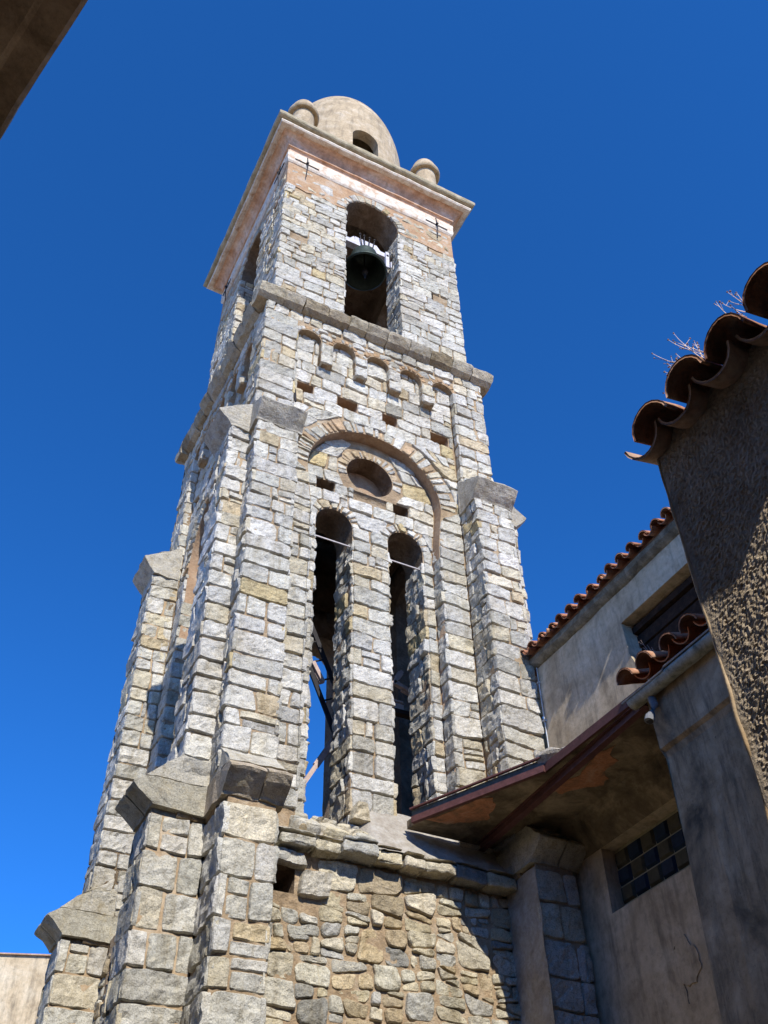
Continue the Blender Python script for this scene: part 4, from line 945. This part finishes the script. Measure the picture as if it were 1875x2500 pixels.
mb = MB(); mb.add([lhp(-16, 0, 8.24), lhp(9, 0, 8.24), lhp(9, 5, 9.6), lhp(-16, 5, 9.6)], [(0, 1, 2, 3)]); mb.add([lhp(9, .82, 0), lhp(9, 5, 0), lhp(9, 5, 9.6), lhp(9, 0, 8.24), lhp(9, .8, 7.7)], [(0, 1, 2, 3, 4)]); mb.build('roof', ['tile_old'], lh)
fh = thing('far_house', (-4, 12, 0), 'plain beige house with a flat top behind the tower at the bottom left', 'house')
e = Vector((.91, -.32, 0)).normalized(); dp = Vector((.32, .91, 0)).normalized(); Q0 = Vector((-2.51, 11.37, 0))
def fp(a, b, z): return tuple(Q0 + e * a + dp * b + Vector((0, 0, z)))
mb = MB(); V = [fp(-9, 0, 0), fp(6, 0, 0), fp(6, 8, 0), fp(-9, 8, 0), fp(-9, 0, 8.96), fp(6, 0, 8.96), fp(6, 8, 8.96), fp(-9, 8, 8.96)]
mb.add(V, [(0, 1, 5, 4), (1, 2, 6, 5), (2, 3, 7, 6), (3, 0, 4, 7), (4, 5, 6, 7)]); mb.build('house_wall', ['sun_render' if 'sun_render' in M else 'cream'], fh)
mb = MB(); V = [fp(-9, -.05, 8.96), fp(6, -.05, 8.96), fp(6, 8, 8.96), fp(-9, 8, 8.96), fp(-9, -.05, 8.985), fp(6, -.05, 8.985), fp(6, 8, 8.985), fp(-9, 8, 8.985)]
mb.add(V, [(0, 1, 5, 4), (1, 2, 6, 5), (2, 3, 7, 6), (3, 0, 4, 7), (4, 5, 6, 7), (0, 3, 2, 1)]); mb.build('roof_edge', ['tile_pale'], fh)

# ================================================================== dry weeds on the tiles
def weed(p, n, lean, L, seed, label, straw='straw'):
    r = random.Random(seed); root = Vector(p); mb = MB(); HD = []
    for _ in range(n):
        d = (Vector(lean) + Vector((r.uniform(-.25, .25), r.uniform(-.35, .35), r.uniform(-.3, .3)))).normalized(); l = L * r.uniform(.45, 1.0)
        b = root + Vector((r.uniform(-.02, .02), r.uniform(-.08, .08), 0)); pts = [b]; cur = b.copy(); dd = d.copy()
        for i in range(5):
            dd = (dd + Vector((r.uniform(-.08, .08), r.uniform(-.08, .08), .05))).normalized(); cur = cur + dd * l / 5; pts.append(cur.copy())
        mb.tube(pts, [.0026, .0022, .002, .0016, .0014, .001], 4)
        heads = [pts[-1]]
        for q in (2, 3, 4):
            if r.random() < .75:
                t = pts[q] + (dd + Vector((r.uniform(-.7, .7), r.uniform(-.7, .7), r.uniform(-.3, .5)))).normalized() * l * r.uniform(.10, .22); mb.tube([pts[q], t], [.0014, .001], 4); heads.append(t)
        for h_ in heads:
            hd = MB(); s_ = r.uniform(.0035, .006); hd.lathe(h_.x, h_.y, [(.0002, h_.z - s_), (s_ * .8, h_.z - s_ * .5), (s_, h_.z), (s_ * .7, h_.z + s_ * .7), (.0002, h_.z + s_)], 6); HD.append(hd)
    e_ = thing('dry_weed', p, label, 'dry weed', 'dry weeds growing on the roof tiles')
    mb.build('stem', [straw], e_); [h_.build('seed_head', ['seed'], e_) for h_ in HD]
weed((-2.20, -7.66, 5.38), 15, (.02, .45, .80), .40, 3, 'spray of dry weed stems between the second and third near eave tiles')
weed((-2.20, -7.52, 5.33), 8, (.05, .40, .8), .30, 6, 'low tuft of dry stems on the near eave\'s second tile')
weed((-2.20, -7.98, 5.38), 9, (.05, .45, .8), .26, 9, 'dry weed stems beside the topmost near eave tile')
weed((1.12, -3.72, 7.25), 7, (-.5, .3, .7), .26, 12, 'dry twigs tangled among the small annex roof tiles')
